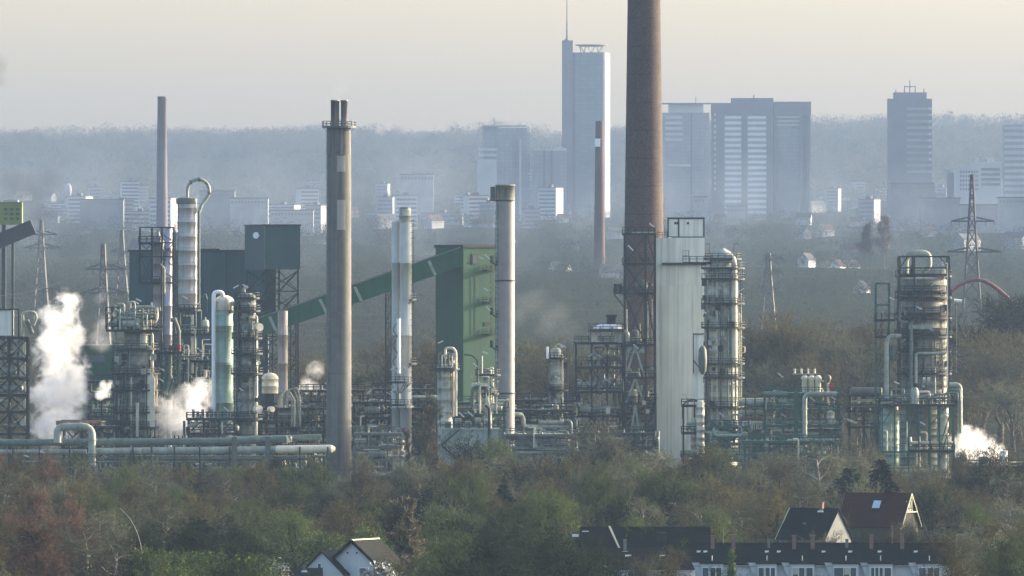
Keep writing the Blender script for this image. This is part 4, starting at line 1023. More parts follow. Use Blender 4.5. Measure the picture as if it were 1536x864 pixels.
# concrete block with stairs
D = 2300
T = TH('concrete_block', 'pale concrete equipment block with railed roof and an outside steel stair', 'building', 706, D)
xa, xb = X(661, D), X(747, D); zr = Z(645, D)
T.p('walls', MB().box(xa, xb, D, D+9, T.o[2]-.3, zr), M_base)
T.p('roof_slab', MB().box(xa-.3, xb+.3, D-.3, D+9.3, zr+.01, zr+.35), M_base)
T.p('buttress', MB().prism([(xb, T.o[2]), (xb+1.5, T.o[2]), (xb+.02, zr-2)], D+.4, D+1.6), M_base)
T.p('railing', MB().rail([(xa, D, zr+.35), (xb, D, zr+.35), (xb, D+8, zr+.35)], 1.3, 1.0, .05), M_steel)
T.p('drain_pipe', MB().tube([(X(734,D), D-.4, T.o[2]), (X(734,D), D-.4, Z(612,D)), (X(728,D), D-.4, Z(608,D))], .3, 10), M_steel)
b = MB(); p, q, s_ = P(689,644,D-1.2), P(662,668,D-1.2), P(688,690,D-1.2)
for u, v in ((p, q), (q, s_)):
    for yy in (-.5, .5): b.beam((u[0],u[1]+yy,u[2]), (v[0],v[1]+yy,v[2]), .12, .35)
    for k in range(16):
        t_ = k/16; b.box(u[0]+(v[0]-u[0])*t_-.15, u[0]+(v[0]-u[0])*t_+.15, D-1.68, D-.72, u[2]+(v[2]-u[2])*t_, u[2]+(v[2]-u[2])*t_+.06)
    b.rail([(u[0],u[1]-.5,u[2]), (v[0],v[1]-.5,v[2])], 1.1, 1.2, .05)
T.p('stair', b, M_steel)
for i, xx in enumerate((672, 687, 702, 717, 731)):
    h = (633, 628, 632, 627, 630)[i]; w_ = 6
    T.p('pump_housing', MB().box(X(xx-w_,D)+.2, X(xx+w_,D)-.2, D+1, D+5, zr+.36, Z(h,D)), M_pipe if i % 2 else M_base)
    T.p('motor', MB().cyl((X(xx,D), D+.6, zr+1.0), (X(xx,D), D+1.2, zr+1.0), .55, n=14), M_steel2)
for a in ((663,622,-.3),(692,622,.5),(706,621,.5)): T.lamp(a[0], a[1], D-1, a[2])

# process units between the chimneys
module('process_unit', 'crowded pipe unit between the tall concrete chimney and the slim double chimney', 'process unit', 531, 584, 603, 672, 2345, 9, 3, 101, 3, 40, 24, 8, 4)
module('process_unit', 'crowded pipe unit between the slim double chimney and the concrete block', 'process unit', 588, 655, 612, 680, 2338, 9, 3, 102, 3, 40, 22, 8, 3)
T = module('process_unit', 'pipe-filled deck unit on the roof level behind the concrete block', 'process unit', 686, 756, 604, 640, 2328, 6, 2, 103, 3, 18, 14, 5, 3, m=M_green)
T = module('process_unit', 'low unit of horizontal pipe runs between the lilac chimney and the dark rack', 'process unit', 752, 858, 615, 668, 2352, 9, 3, 104, 5, 30, 14, 4, 3, br=None)
D = 2344
for x0_, x1_, yy, rr in ((735,785,622,.5),(790,856,640,.4),(808,856,634,.45),(755,852,655,.3),(760,850,648,.25)): pipe(T, [(x0_,yy),(x1_,yy)], rr, M_pipe, D, n=12)
pipe(T, [(752,622),(785,622),(785,641),(806,641)], .45, M_pipe, D-1, n=12); pipe(T, [(856,660),(856,632),(846,632)], .4, M_pipeg, D-1, n=12)

# ------------------------------------------------------------------ left group
D = 2345
T = column('distillation_column', 'fat reactor column with a broad crowded pipe gallery around its head', 'column', 177, 231, 520, None, D, M_cladd,
  [(523,160,380,1.0), (560,170,370), (585,180,372), (618,170,370), (640,180,365)], [(-35,.5,655,500,.26,M_alu), (-20,.8,655,560,.3,M_alu), (-60,.4,655,560,.18,M_pipe), (200,.7,650,495,.2,M_pipe), (-120,.4,655,600,.2,M_pipeg)],
  holes=((-80,545),(-100,575),(-70,600),(-95,630)), lad=((172,655,523),), head=.1)
cx = T.cx; dress(T, D, 525, 660, 4, 14, 26, 8, 3)
T.p('upper_drum', MB().lathe(cx, D, bands(2.5, Z(520,D), Z(492,D), 1.4)+[(1.9,Z(487,D)),(.5,Z(484,D))], 24), M_cladd)
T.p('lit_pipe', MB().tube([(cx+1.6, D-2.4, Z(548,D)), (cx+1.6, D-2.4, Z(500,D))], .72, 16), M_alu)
floor_(T, X(160,D), X(238,D), D-4.5, D+3, Z(494,D)); 
b = MB(); xa, xb = X(160,D), X(178,D)
for x in (xa, (xa+xb)/2, xb):
    for y in (D-4.4, D+2.9): b.box(x-.12, x+.12, y-.12, y+.12, Z(494,D), Z(460,D))
for z in (Z(477,D), Z(461,D)): b.beam((xa, D-4.4, z), (xb, D-4.4, z), .2); b.beam((xa, D+2.9, z), (xb, D+2.9, z), .2); b.beam((xa, D-4.4, z), (xa, D+2.9, z), .2)
b.beam((xa, D-4.5, Z(494,D)), (xb, D-4.5, Z(461,D)), .14); T.p('gallery_cage', b, M_steel)
floor_(T, X(178,D), X(236,D), D-4, D+2, Z(476,D), rail=True)
clutter(T, X(166,D), X(238,D), D-4.5, D+1, [Z(494,D), Z(478,D), Z(464,D)], 111, 16, 16, 4, 1)
R = random.Random(21)
for k in range(9): side_pipe(T, cx, D, T.r, radians(R.uniform(190,350)), R.uniform(.3,1.0), Z(R.uniform(640,690),D), Z(R.uniform(530,620),D), R.uniform(.08,.22), R.choice((M_pipe,M_pipeg,M_alu,M_steel2)))
for k in range(7): T.p('valve_box', MB().box(*(lambda x: (x-.5, x+.5))(X(R.uniform(176,230),D)), D-T.r-1.3, D-T.r-.5, *(lambda z: (z-.6, z+.6))(Z(R.uniform(530,650),D))), R.choice((M_steel,M_steel2,M_pipe)))
pipe(T, [(196,462),(196,452),(201,452),(208,456)], .12, M_alu, D-2, fl=False); T.lamp(208, 450, D-3, .25)
pipe(T, [(206,655),(206,604)], .35, M_alu, D-5, n=12); T.p('box_duct', MB().prism([(X(222,D),Z(640,D)),(X(233,D),Z(640,D)),(X(233,D),Z(568,D)),(X(226,D),Z(553,D)),(X(222,D),Z(553,D))], D-4.2, D-2.4), M_alu)

D = 2350
T = TH('stack_frame', 'square steel frame holding a smooth duct and a spiral-wrapped flue side by side', 'stack', 237, D)
xa, xb = X(210, D), X(261, D)
b = MB(); z0 = T.o[2]-.2
for x in (xa, X(228,D), X(243,D), xb):
    for y in (D-2.2, D+2.2): b.box(x-.14, x+.14, y-.14, y+.14, Z(425,D) if x < X(240,D) else z0, Z(341,D))
for y_ in (341, 364, 385, 424):
    z = Z(y_, D)
    for y in (D-2.2, D+2.2): b.beam((xa, y, z), (xb, y, z), .22)
    for x in (xa, xb): b.beam((x, D-2.2, z), (x, D+2.2, z), .21)
for x0_, y0_, x1_, y1_ in ((211,385,228,364),(228,385,211,364),(211,424,228,386),(228,424,211,386),(243,385,261,364)): b.beam(P(x0_,y0_,D-2.3), P(x1_,y1_,D-2.3), .15)
T.p('steel_frame', b, M_steel)
floor_(T, xa-.2, X(243,D), D-2.6, D+2.6, Z(363,D)); floor_(T, xa-.2, X(240,D), D-2.6, D+2.6, Z(423,D))
T.p('grey_duct', MB().lathe(X(237,D), D-.5, bands(.95, z0, Z(368,D), 3.2)+[(.7,Z(364,D)),(.7,Z(356,D)),(.4,Z(352,D)),(.3,Z(346,D))], 20), M_metalch)
T.p('spiral_flue', MB().lathe(X(252.5,D), D-1, bands(.80, z0, Z(342,D), 6.0), 20), mat('lilac_flue', (.36,.35,.41), .5, var=.15, scale=.4))
b = MB(); xx = X(252.5,D)
for k in range(72):
    if k % 24 > 21: continue
    a0, a1 = k*.36, (k+1)*.36; za, zb_ = Z(343+k*1.05,D), Z(343+(k+1)*1.05,D); b.beam((xx+.86*cos(a0), D-1+.86*sin(a0), za), (xx+.86*cos(a1), D-1+.86*sin(a1), zb_), .2, .1)
T.p('spiral_strake', b, M_steel)
pipe(T, [(241,396),(247,402),(247,440)], .16, M_alu, D-2.4, fl=False)
ladder(T, 262, 590, 345, D-2)
pipe(T, [(256,480),(262,480),(268,494),(268,585)], .42, M_steel2, D-3, n=12); T.p('red_band', MB().cyl(P(268,518,D-3), P(268,526,D-3), .5, n=14), M_red); T.p('red_band', MB().cyl(P(257,518,D-3), P(257,526,D-3), .5, n=14), M_rust)
floor_(T, X(238,D), X(274,D), D-4, D+2, Z(527,D)); b = MB()
for x in (242, 252, 262, 272): b.box(X(x,D)-.13, X(x,D)+.13, D-3.6, D-3.3, z0, Z(527,D))
for x0_, y0_, x1_, y1_ in ((242,590,252,530),(252,590,272,530),(262,560,250,600)): b.beam(P(x0_,y0_,D-3.7), P(x1_,y1_,D-3.7), .2)
T.p('lower_legs', b, M_green)
T.p('reducer', MB().lathe(X(254,D), D-2.6, [(.6,Z(600,D)),(1.2,Z(588,D)),(1.2,Z(575,D)),(.6,Z(562,D)),(.6,Z(527,D))], 16), M_pipeg)
for a in ((243,554,.3),(242,570,.35)): T.lamp(a[0], a[1], D-5, a[2])

D = 2362
T = TH('hoop_column', 'smooth grey column on steel legs with a great looped pipe hoop over its top', 'column', 281, D)
cx = X(281, D); r = 14.5*D/F; T.cx, T.r = cx, r
shell(T, cx, D, r, Z(462, D), Z(302, D), mat('hoop_cladding', (.34,.35,.33), .55, var=.2, scale=.4, streak=(.22,.22,.2), sk=.5, panel=(2.6,3.2,.05), pcol=.72), 3.0, 0)
T.p('top_collar', MB().lathe(cx-.15, D, [(r+.15,Z(306,D)),(r+.22,Z(298,D)),(r*.9,Z(297,D)),(r*.5,Z(296,D))], 28), M_steel2)
b = MB(); pts = [P(281,300,D-.5)]
for a in np.linspace(pi, -.55, 18): pts.append(P(297.5+16.5*cos(a), 286-17*sin(a), D-.5))
pts += [P(302,307,D-.5), P(299,318,D-.5)]
T.p('hoop_pipe', MB().tube(pts, .36, 12, bend=.3), M_pipe); T.p('downcomer', MB().tube([P(298.5,316,D-1), P(298.5,462,D-1)], .25, 10), M_steel2)
for k, a in enumerate((2.3, 1.5, .7, -.2)): x, y, z = P(297.5+16.5*cos(a), 286-17*sin(a), D-.5); T.p('flange', MB().cyl((x-.12*abs(sin(a))-.05, y, z-.12*abs(cos(a))), (x+.12*abs(sin(a))+.05, y, z+.12*abs(cos(a))), .5, n=12), M_steel2)
ladder(T, 265, 470, 302, D-r*.4)
b = MB(); z0 = T.o[2]-.2
for dx, dy in ((-1,-1),(1,-1),(1,1),(-1,1)): b.cyl((cx+dx*r*.82, D+dy*r*.82, z0), (cx+dx*r*.82, D+dy*r*.82, Z(462,D)), .24, n=10)
for ya, yb_ in ((466,500),(500,540),(540,590)):
    for dy in (-1,1): b.beam((cx-r*.82, D+dy*r*.82, Z(yb_,D)), (cx, D+dy*r*.82, Z(ya,D)), .18); b.beam((cx+r*.82, D+dy*r*.82, Z(yb_,D)), (cx, D+dy*r*.82, Z(ya,D)), .17); b.beam((cx-r*.82, D+dy*r*.82, Z(yb_,D)), (cx+r*.82, D+dy*r*.82, Z(yb_,D)), .2)
T.p('legs', b, M_steel)
plat(T, cx, D, Z(465, D), r, .8)
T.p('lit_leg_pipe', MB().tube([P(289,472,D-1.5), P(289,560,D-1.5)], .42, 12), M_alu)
clutter(T, X(262,D), X(318,D), D-3, D+2, [T.o[2], Z(585,D), Z(540,D), Z(500,D), Z(470,D)], 121, 18, 16, 3, 2)
for y_ in (500, 540, 585): floor_(T, X(264,D), X(318,D), D-2.5, D+2.5, Z(y_, D))
T.lamp(277.5, 446, D-r-1, .3)

D = 2335
T = TH('washer_column', 'pale green smooth column with a white inverted-U pipe at its left side', 'column', 336, D)
cx = X(336.5, D); r = 13.2*D/F
shell(T, cx, D, r, T.o[2]-.3, Z(466, D), M_cladg, 8, 0)
T.p('dome_head', MB().lathe(cx, D, [(r*1.0,Z(466,D)),(r*1.08,Z(465,D)),(r*1.08,Z(450,D)),(r*.85,Z(446,D)),(r*.4,Z(443,D))], 28), M_alu)
for y_ in (466, 498, 545): T.p('seam', MB().ring(cx, D, Z(y_, D), r-.03, r+.05, .12, 0, 2*pi, 32), M_steel2)
T.p('loop_pipe', MB().tube([P(320.5,630,D-1.5), P(320.5,438,D-1.5), P(333,438,D-1.5), P(335,446,D-1)], .42, 14, bend=.8), M_paint)
plat(T, cx, D, Z(466, D), r, .8, radians(-60), radians(120)); T.p('nozzle', MB().cyl(P(346,455,D-1), P(352,455,D-1), .5, n=14), M_pipe)
pipe(T, [(303,446),(308,440),(311,450),(311,470)], .12, M_pipeg, D-1, fl=False)
D = 2330
T = column('thin_column', 'slender dark column with a lit edge and four railed platforms beside the pale green one', 'column', 357, 384, 446, None, D, M_cladd,
  [(447,160,380,.8), (466,180,380,.9), (507,160,375,1.3), (530,170,375,1.4), (560,180,365), (628,160,380,1.4)], [(-30,.25,655,505,.38,M_alu), (-75,.3,690,450,.1,M_steel2), (190,.5,690,520,.16,M_pipe)],
  holes=((-95,498),(-85,575)), lad=((354,628,447),))
for a in ((388,491),(387,614),(407,614)):
    T.p('round_nozzle', MB().cyl(P(a[0]-3,a[1],D-2.2), P(a[0]+2,a[1],D-3.4), .85 if a[0] < 400 else .6, n=18), M_alu)
pipe(T, [(384,540),(391,545),(384,550)], .12, M_alu, D-2, fl=False); pipe(T, [(366,446),(366,432),(372,430)], .3, M_pipe, D, fl=False)
for a in ((354,424,-.3),(368,423,.3)): T.lamp(a[0], a[1]+6, D-1, a[2]); 
T.p('lamp_post', MB().tube([P(361,446,D-1), P(361,427,D-1)], .07, 6), M_steel)

dress(T, D, 450, 640, 5, 8, 14, 6, 2)
T = module('process_unit', 'crowded pipe unit right of the slender lit-edged column', 'process unit', 392, 486, 612, 672, 2350, 9, 3, 131, 4, 44, 26, 9, 4)
D = 2345
T.p('storage_drum', MB().lathe(X(405,D), D, bands(1.7, Z(590,D), Z(565,D), 1.5)+[(1.2,Z(561,D)),(.3,Z(559,D))], 20), M_alu); T.p('drum_legs', MB().box(X(398,D), X(412,D), D-1, D+1, Z(612,D), Z(590,D)-.02), M_steel)
for k in range(4): pipe(T, [(418+k*4,612),(420+k*4,592-k*2),(428+k*6,590-k*3),(438+k*4,600),(438+k*4,640)], .22, (M_pipe,M_alu,M_pipeg,M_pipe)[k], D-2-k*.4, n=10)
for k in range(5): T.p('vent_post', MB().tube([P(462+k*6,660,D-1), P(462+k*6,575+(k*37)%22,D-1)], .1, 6), M_steel)
T = module('process_unit', 'low dark pipe unit in front of the steam right of the fat reactor column', 'process unit', 283, 352, 628, 672, 2328, 6, 2, 132, 3, 20, 12, 3, 3, br='d')
for k in range(6): T.p('valve', MB().cyl(P(290+k*7,626,2325), P(290+k*7,614+(k%2)*3,2325), .3, n=10).cyl(P(288+k*7,619,2325), P(292+k*7,619,2325), .18, n=8), M_pipeg)
module('process_unit', 'tall crowded pipe rack between the hoop column and the slender lit-edged column', 'process unit', 286, 356, 540, 650, 2380, 7, 4, 161, 3, 40, 26, 9, 4, br='d')
module('process_unit', 'narrow tall pipe rack behind the spiral-wrapped flue', 'process unit', 232, 276, 530, 650, 2384, 6, 4, 162, 2, 26, 18, 5, 3, br='d')
module('process_unit', 'pipe rack with standing drums right behind the tall concrete chimney', 'process unit', 440, 545, 586, 660, 2400, 8, 3, 163, 4, 40, 26, 10, 4)
module('process_unit', 'pipe rack behind the slim double chimney and the narrow poplars', 'process unit', 560, 650, 584, 660, 2390, 8, 3, 164, 4, 36, 24, 9, 3)
module('process_unit', 'pipe rack with small drums behind the thin bright column', 'process unit', 770, 866, 600, 660, 2392, 8, 3, 165, 4, 36, 22, 8, 3)
module('process_unit', 'low pipe rack at the foot of the tall platform column', 'process unit', 1060, 1120, 640, 690, 2366, 5, 2, 166, 2, 22, 14, 4, 2, m=M_green)
module('process_unit', 'dark pipe rack at the foot of the giant brick chimney', 'process unit', 930, 984, 590, 680, 2404, 6, 3, 167, 2, 26, 16, 6, 2)
module('process_unit', 'dark low pipe unit under the big left steam plume', 'process unit', 96, 176, 640, 672, 2338, 6, 1, 133, 3, 14, 8, 2, 2)
T = module('process_unit', 'small pipe stack half hidden between the left steam and the fat reactor column', 'process unit', 134, 172, 572, 650, 2420, 6, 3, 134, 2, 14, 10, 3, 1)

module('process_unit', 'low front row of pale pipes right of the tall concrete chimney', 'process unit', 533, 600, 650, 690, 2290, 5, 2, 171, 3, 34, 16, 6, 1, br=None, m=M_steel2)
module('process_unit', 'low front row of pale pipes under the thin bright column', 'process unit', 758, 858, 652, 690, 2300, 5, 2, 172, 4, 38, 16, 6, 1, br=None, m=M_steel2)
module('process_unit', 'low front row of green-framed pipes beneath the exchanger rack', 'process unit', 1116, 1250, 662, 700, 2330, 5, 2, 173, 5, 36, 16, 5, 1, br=None, m=M_green)
module('process_unit', 'low front pipe rack left of the white slab tower foot', 'process unit', 866, 980, 650, 690, 2310, 5, 2, 174, 4, 36, 18, 6, 1, br='d')
# left edge structure
D = 2332
T = TH('braced_structure', 'tall braced steel structure with a white cabin on top cut by the left picture edge', 'steel structure', 10, D)
xa, xb = X(-40, D), X(42, D); zs = [T.o[2]-.2] + [Z(y_, D) for y_ in (650, 617, 592, 566, 537, 506)]
steel(T, xa, xb, D-3, D+3, zs, 3, 1, M_steel, .3, 'x', seed=4)
for z in zs[1:]: floor_(T, xa, xb+.2, D-3.4, D+3.2, z+.2, rail=False)
T.p('cabin', MB().box(xa, X(20,D), D-2.6, D+2.4, Z(505,D)+.25, Z(465,D)), M_white)
b = MB()
for x in (X(-12,D), X(20,D), X(29,D)): b.box(x-.15, x+.15, D-3.0, D-2.7, Z(505,D), Z(463,D))
b.box(xa, X(29,D), D-3.02, D-2.68, Z(465,D), Z(463,D)); T.p('cabin_frame', b, M_steel)
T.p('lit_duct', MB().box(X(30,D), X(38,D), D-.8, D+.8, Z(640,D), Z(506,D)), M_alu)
pipe(T, [(34,505),(34,470),(40,468),(52,468),(55,476),(50,488)], .3, M_pipe, D-1, n=10); T.p('safety_valve', MB().cyl(P(40,480,D-1), P(48,500,D-1), .5, n=10), M_steel2)
clutter(T, xa+3, xb-1, D-2, D+2, zs, 141, 14, 12, 2, 4)

# long pipelines in front
D = 2270
T = TH('pipeline', 'long paired pipelines with an upright expansion loop along the left foreground of the plant', 'pipeline', 250, D)
pipe(T, [(-30,664),(150,663.5),(360,661.5),(436,658)], .72, M_pipeg, D, n=18)
pipe(T, [(-30,678),(130,677.5)], .5, M_pipe, D-.6, n=16)
T.p('pipe', MB().tube([P(140,677.5,D-1.4), P(415,674.5,D-1.4)], .76, 18), M_pipe)
T.p('cream_pipe_end', MB().tube([P(414,674.4,D-1.4), P(497,673.4,D-1.4)], .84, 18).cyl(P(497,673.4,D-1.4), P(503,673.4,D-1.4), .84, .3, 18), mat('cream_pipe', (.60,.55,.38), .45, .1, var=.15, scale=.5))  # the last stretch of this pipe is cream
T.p('pipe', MB().tube([P(340,659,D+1.5), P(482,656,D+1.5)], .62, 16), M_pipeg); T.p('end_cap', MB().cyl(P(430,659.2,D-.05), P(438,658.9,D-.05), .85, .5, 18), M_alu)
pipe(T, [(86,664),(86,640),(138,640),(138,700)], .78, M_pipe, D-2.2, n=18); pipe(T, [(84,634),(152,634)], .45, M_rust, D+1, n=14)
for xx in (20, 60, 105, 200, 228, 262, 300, 345, 400, 450, 492):
    b = MB()
    for y in (D-2.4, D+2.4): b.box(X(xx,D)-.14, X(xx,D)+.14, y-.14, y+.14, T.o[2]-.2, Z(668,D)-.5)
    for zz in (Z(671,D), Z(684,D)): b.beam((X(xx,D), D-2.4, zz), (X(xx,D), D+2.4, zz), .26)
    T.p('support', b, M_steel)
for xx in (352, 402): T.p('anchor_frame', MB().box(X(xx-4,D), X(xx+4,D), D-2.6, D-2.3, T.o[2], Z(655,D)), M_steel2)
for xx in (205, 213, 221, 229, 236): T.p('drop_pipe', MB().tube([P(xx,686,D-2.8), P(xx,725,D-2.8)], .22, 8), M_pipeg)
R = random.Random(2)
for k in range(8): pipe(T, [(R.uniform(-20,200),684+k*1.4),(R.uniform(280,500),684+k*1.4)], R.choice((.1,.14,.2,.26)), R.choice((M_pipe,M_pipeg,M_steel2)), D-R.uniform(-2,2.5), n=8)
for xx in (262, 268, 274): T.p('valve', MB().cyl(P(xx,660,D), P(xx,653,D), .18, n=8), M_steel)
for xx in (128, 176, 215): T.p('rail_fence', MB().rail([P(xx-14,690,D-3), P(xx+18,690,D-3)], 1.2, 1.2, .05), M_steel)
for a in ((40,684),(64,678)): T.lamp(*a, D=D-4, tilt=.2)
# right foreground kit beside the right steam
D = 2335
T = module('pump_unit', 'low pump and pipe unit beside the right steam plume', 'process unit', 1432, 1545, 700, 712, 2335, 6, 1, 151, 4, 16, 8, 2, 1, rail=True)
T.p('vent_stack', MB().lathe(X(1505,D), D-1, bands(.85, T.o[2], Z(676,D), 1.5), 18), M_paint); T.p('vessel', MB().lathe(X(1446,D), D-1, bands(.8, T.o[2], Z(679,D), 1.5)+[(.3,Z(676,D))], 18), M_alu)
T.p('drum', MB().cyl(P(1468,692,D-1), P(1482,692,D-1), 1.0, n=18), M_steel2)
pipe(T, [(1510,706),(1512,700),(1540,700)], .4, M_pipe, D-3, n=12); pipe(T, [(1495,690),(1503,690)], .3, M_pipe, D-3, fl=False)
# lamp standards seen in front of the plant
# ------------------------------------------------------------------ trees standing singly behind the plant
for i, (px, yt, D, kk) in enumerate([(1118,480,2700,0),(1142,462,2720,1),(1172,470,2690,2),(1203,452,2710,0),(1238,458,2730,2),(1262,476,2700,1),(1290,466,2740,0),(1105,500,2760,2),(1310,500,2720,1),
     (1448,520,2700,2),(1470,486,2730,0),(1500,500,2680,1),(1530,470,2720,2),(1440,560,2660,0),(1520,560,2640,1),(1250,520,2660,0),(1170,530,2660,1),
     (625,500,2740,0),(642,480,2760,2),(785,492,2730,1),(806,505,2720,0),(836,520,2710,2),(545,520,2780,1),(470,520,2760,0),(850,510,2760,1)]):
    tree_px('vase%d' % kk, px, yt, D, 'tall bare fan-shaped tree standing in the brown wood behind the plant', 'tall bare trees behind the plant', name='bare_tree', wf=1.25)
for px, yt, D in ((1512,440,3000),(1534,432,3020)): tree_px('dark0', px, yt, D, 'dense dark bare tree behind the fan-shaped trees near the right picture edge', 'dark trees near the red arch', name='bare_tree', wf=1.5)
for px, yt in ((1293,332),(1306,338),(1326,322)): tree_px('poplar1', px, yt, 6000, 'hazy upright poplar standing alone in the far valley', 'hazy poplars in the far valley', name='poplar_tree', wf=2.2)

# ------------------------------------------------------------------ the far city
M_fac = mat('city_facade', (.26,.265,.28), .8, var=.2, scale=.03, panel=(4.5,3.6,.8), pcol=.84, off=0.0)
M_hall = mat('hall_sheeting', (.15,.155,.16), .8, var=.3, scale=.06)
M_halll = mat('hall_sheeting_light', (.24,.245,.24), .8, var=.3, scale=.06)
M_facs = mat('city_spandrel', (.62,.62,.62), .8, var=.1, scale=.05)
M_facl = mat('city_facade_light', (.40,.40,.39), .8, var=.12, scale=.05)
M_facd = mat('city_facade_dark', (.12,.125,.14), .7, var=.15, scale=.05)
M_cglass = mat('city_glass', (.12,.15,.19), .25, var=.15, scale=.05, spec=.6)
M_roofr = mat('far_roof_red', (.055,.030,.024), .85, var=.25, scale=.2)
M_roofd = mat('far_roof_dark', (.07,.07,.075), .85, var=.25, scale=.2)
def block(name, label, cat, parts, D, depth=25, yb=345):
    """parts: (part name, x0, x1, ytop, ybottom, material, front offset)"""
    T = TH(name, label, cat, (parts[0][1]+parts[0][2])/2, D); zb = T.o[2]-2
    for nm, x0, x1, yt, y2, m, off in parts:
        T.p(nm, MB().box(X(x0,D), X(x1,D), D+off, D+depth+off*.3, zb if y2 is None else Z(y2,D), Z(yt,D)), m)
    return T
def rowsw(T, D, x0, x1, y0, y1, n, m, name='window_band', fr=.5, off=-.6):
    h = (y1-y0)/n
    for i in range(n): T.p(name, MB().box(X(x0,D), X(x1,D), D+off, D-.05, Z(y0+h*i+h*fr,D), Z(y0+h*i,D)), m)
D = 11000; k = D/F
T = TH('glass_tower', 'slender round glass skyscraper with a lift shaft, a needle mast and a flat roof disc', 'skyscraper', 887, D)
r = 30*k; cx = X(887, D); M_tg = mat('tower_glass', (.155,.17,.195), .6, var=.12, scale=.05, spec=.2, panel=(6.0, 3.9, .7), pcol=.86, off=0.0)
b = MB(); th = radians(-12); pf = []
for (hx, hy, a0) in ((25.5*k, 15, 0), (25.5*k, 15, 90), (25.5*k, 15, 180), (25.5*k, 15, 270)):
    sx, sy = ((1,1),(-1,1),(-1,-1),(1,-1))[a0//90]
    for j in range(4): a_ = radians(a0 + j*30); pf.append((sx*(hx-4) + 4*cos(a_), sy*(hy-4) + 4*sin(a_)))
n_ = len(pf); vs = [(cx + p*cos(th) - q*sin(th), D + p*sin(th) + q*cos(th), z) for z in (T.o[2]-2, Z(79,D)) for p, q in pf]
b.add(vs, [tuple(range(n_-1,-1,-1)), tuple(range(n_, 2*n_))] + [(i, (i+1)%n_, n_+(i+1)%n_, n_+i) for i in range(n_)])
T.p('facade', b, M_tg)
T.p('lift_shaft', MB().box(X(843,D), X(859,D), D-14, D+6, T.o[2]-2, Z(61,D)), M_facd)
T.p('mast', MB().cyl(P(850.5,62,D), P(850.5,30,D), 1.1, .7, 8).cyl(P(850.5,30,D), P(850.5,-14,D), .6, .3, 8), M_facd)
T.p('shaft_cap', MB().cyl(P(850,62,D), P(850,58,D), 2.6, 2.0, 10), M_facd)
T.p('roof_disc', MB().lathe(cx, D, [(r*.5,Z(70,D)),(r*.8,Z(68.5,D)),(r*.8,Z(67,D)),(.5,Z(66.5,D))], 32), M_facd)
b = MB()
for i in range(8):
    a = 2*pi*i/8; b.beam((cx+r*.5*cos(a), D+r*.5*sin(a), Z(79,D)), (cx+r*.62*cos(a+.3), D+r*.62*sin(a+.3), Z(69,D)), .6)
T.p('struts', b, M_facd)
D = 10500
T = block('office_block', 'broad twin high-rise with pale window stripes between dark piers', 'high-rise',
  [('left_wing',1067,1160,155,None,M_fac,0),('right_wing',1160.5,1216,153,None,M_fac,3),('roof_house',1097,1160,147,155,M_facd,1),('parapet',1067,1159.5,154.5,173,M_facd,-1.2),('parapet',1161,1216.5,152.5,173,M_facd,-1)], D)
for a, b_ in ((1067,1086),(1112.5,1121),(1150,1157)): T.p('pier', MB().box(X(a,D), X(b_,D), D-1.3, D-.02, T.o[2]-2, Z(173,D)-.1), M_facd)
for a in (1160.8, 1200, 1211): T.p('pier', MB().box(X(a,D), X(a+4,D), D-1.3, D+2.9, T.o[2]-2, Z(173,D)-.1), M_facd)
rowsw(T, D, 1087, 1112, 174, 325, 18, M_facs); rowsw(T, D, 1121.5, 1149.5, 174, 325, 18, M_facs); rowsw(T, D, 1165, 1199.5, 174, 192, 3, M_facl, off=2.2); rowsw(T, D, 1071, 1074, 170, 290, 14, M_facl, off=-1.6)
T.p('aerial', MB().box(X(1131,D)-.5, X(1131,D)+.5, D+3, D+4, Z(147,D), Z(142,D)), M_facd)
D = 10700
T = block('office_block', 'hazy tower block with an overhanging flat roof slab beside the giant chimney', 'high-rise',
  [('body',994,1064,169,None,M_fac,0),('upper_storey',1003,1055,156,169,M_facl,4),('roof_slab',993,1066,154.3,156,M_facd,-1)], D)
rowsw(T, D, 998, 1024, 174, 216, 5, M_facl); T.p('pier', MB().box(X(1036,D), X(1038,D), D-.8, D-.03, T.o[2], Z(170,D)), M_facd); T.p('window_band', MB().box(X(1001,D), X(1036,D), D-.9, D-.02, Z(250,D), Z(246,D)), M_facl)
T.p('mast', MB().cyl(P(1044,154,D+5), P(1044,144,D+5), .5, .3, 6), M_facd)
D = 10300
T = block('office_block', 'dark hazy tower block with a stepped top and clustered roof aerials', 'high-rise',
  [('body',1332,1398,148,None,M_facd,0),('roof_storey',1341,1390,138.5,148,M_facd,3)], D)
rowsw(T, D, 1360, 1397.5, 161, 265, 11, M_fac, fr=.45); 
for i in range(9): T.p('window', MB().box(X(1393,D), X(1397,D), D-.9, D-.61, Z(165+i*9.5,D), Z(161+i*9.5,D)), M_facl)
for xx, yy in ((1365,120),(1357,128),(1373,128),(1344,134),(1386,133)): T.p('aerial', MB().cyl(P(xx,138.5,D+6), P(xx,yy,D+6), .7, .4, 6), M_facd)
T.p('aerial_arm', MB().beam(P(1357,130,D+6), P(1373,130,D+6), .8), M_facd)
D = 9800
T = block('office_block', 'pale banded slab block cut by the right picture edge', 'high-rise', [('body',1506,1560,187,None,M_fac,0)], D); rowsw(T, D, 1506.5, 1559, 190, 300, 12, M_facl)
D = 9000
T = block('office_block', 'white cube-like block with rows of small square windows right of the dark tower block', 'office block', [('body',1431,1471,249,None,M_facl,0),('side_wing',1421,1431,259,None,M_facd,1)], D, 18)
for i in range(5):
    for j in range(7): T.p('window', MB().box(X(1440+j*4.1,D), X(1442.4+j*4.1,D), D-.3, D-.02, Z(259.5+i*6.5,D), Z(256+i*6.5,D)), M_facd)
D = 9300
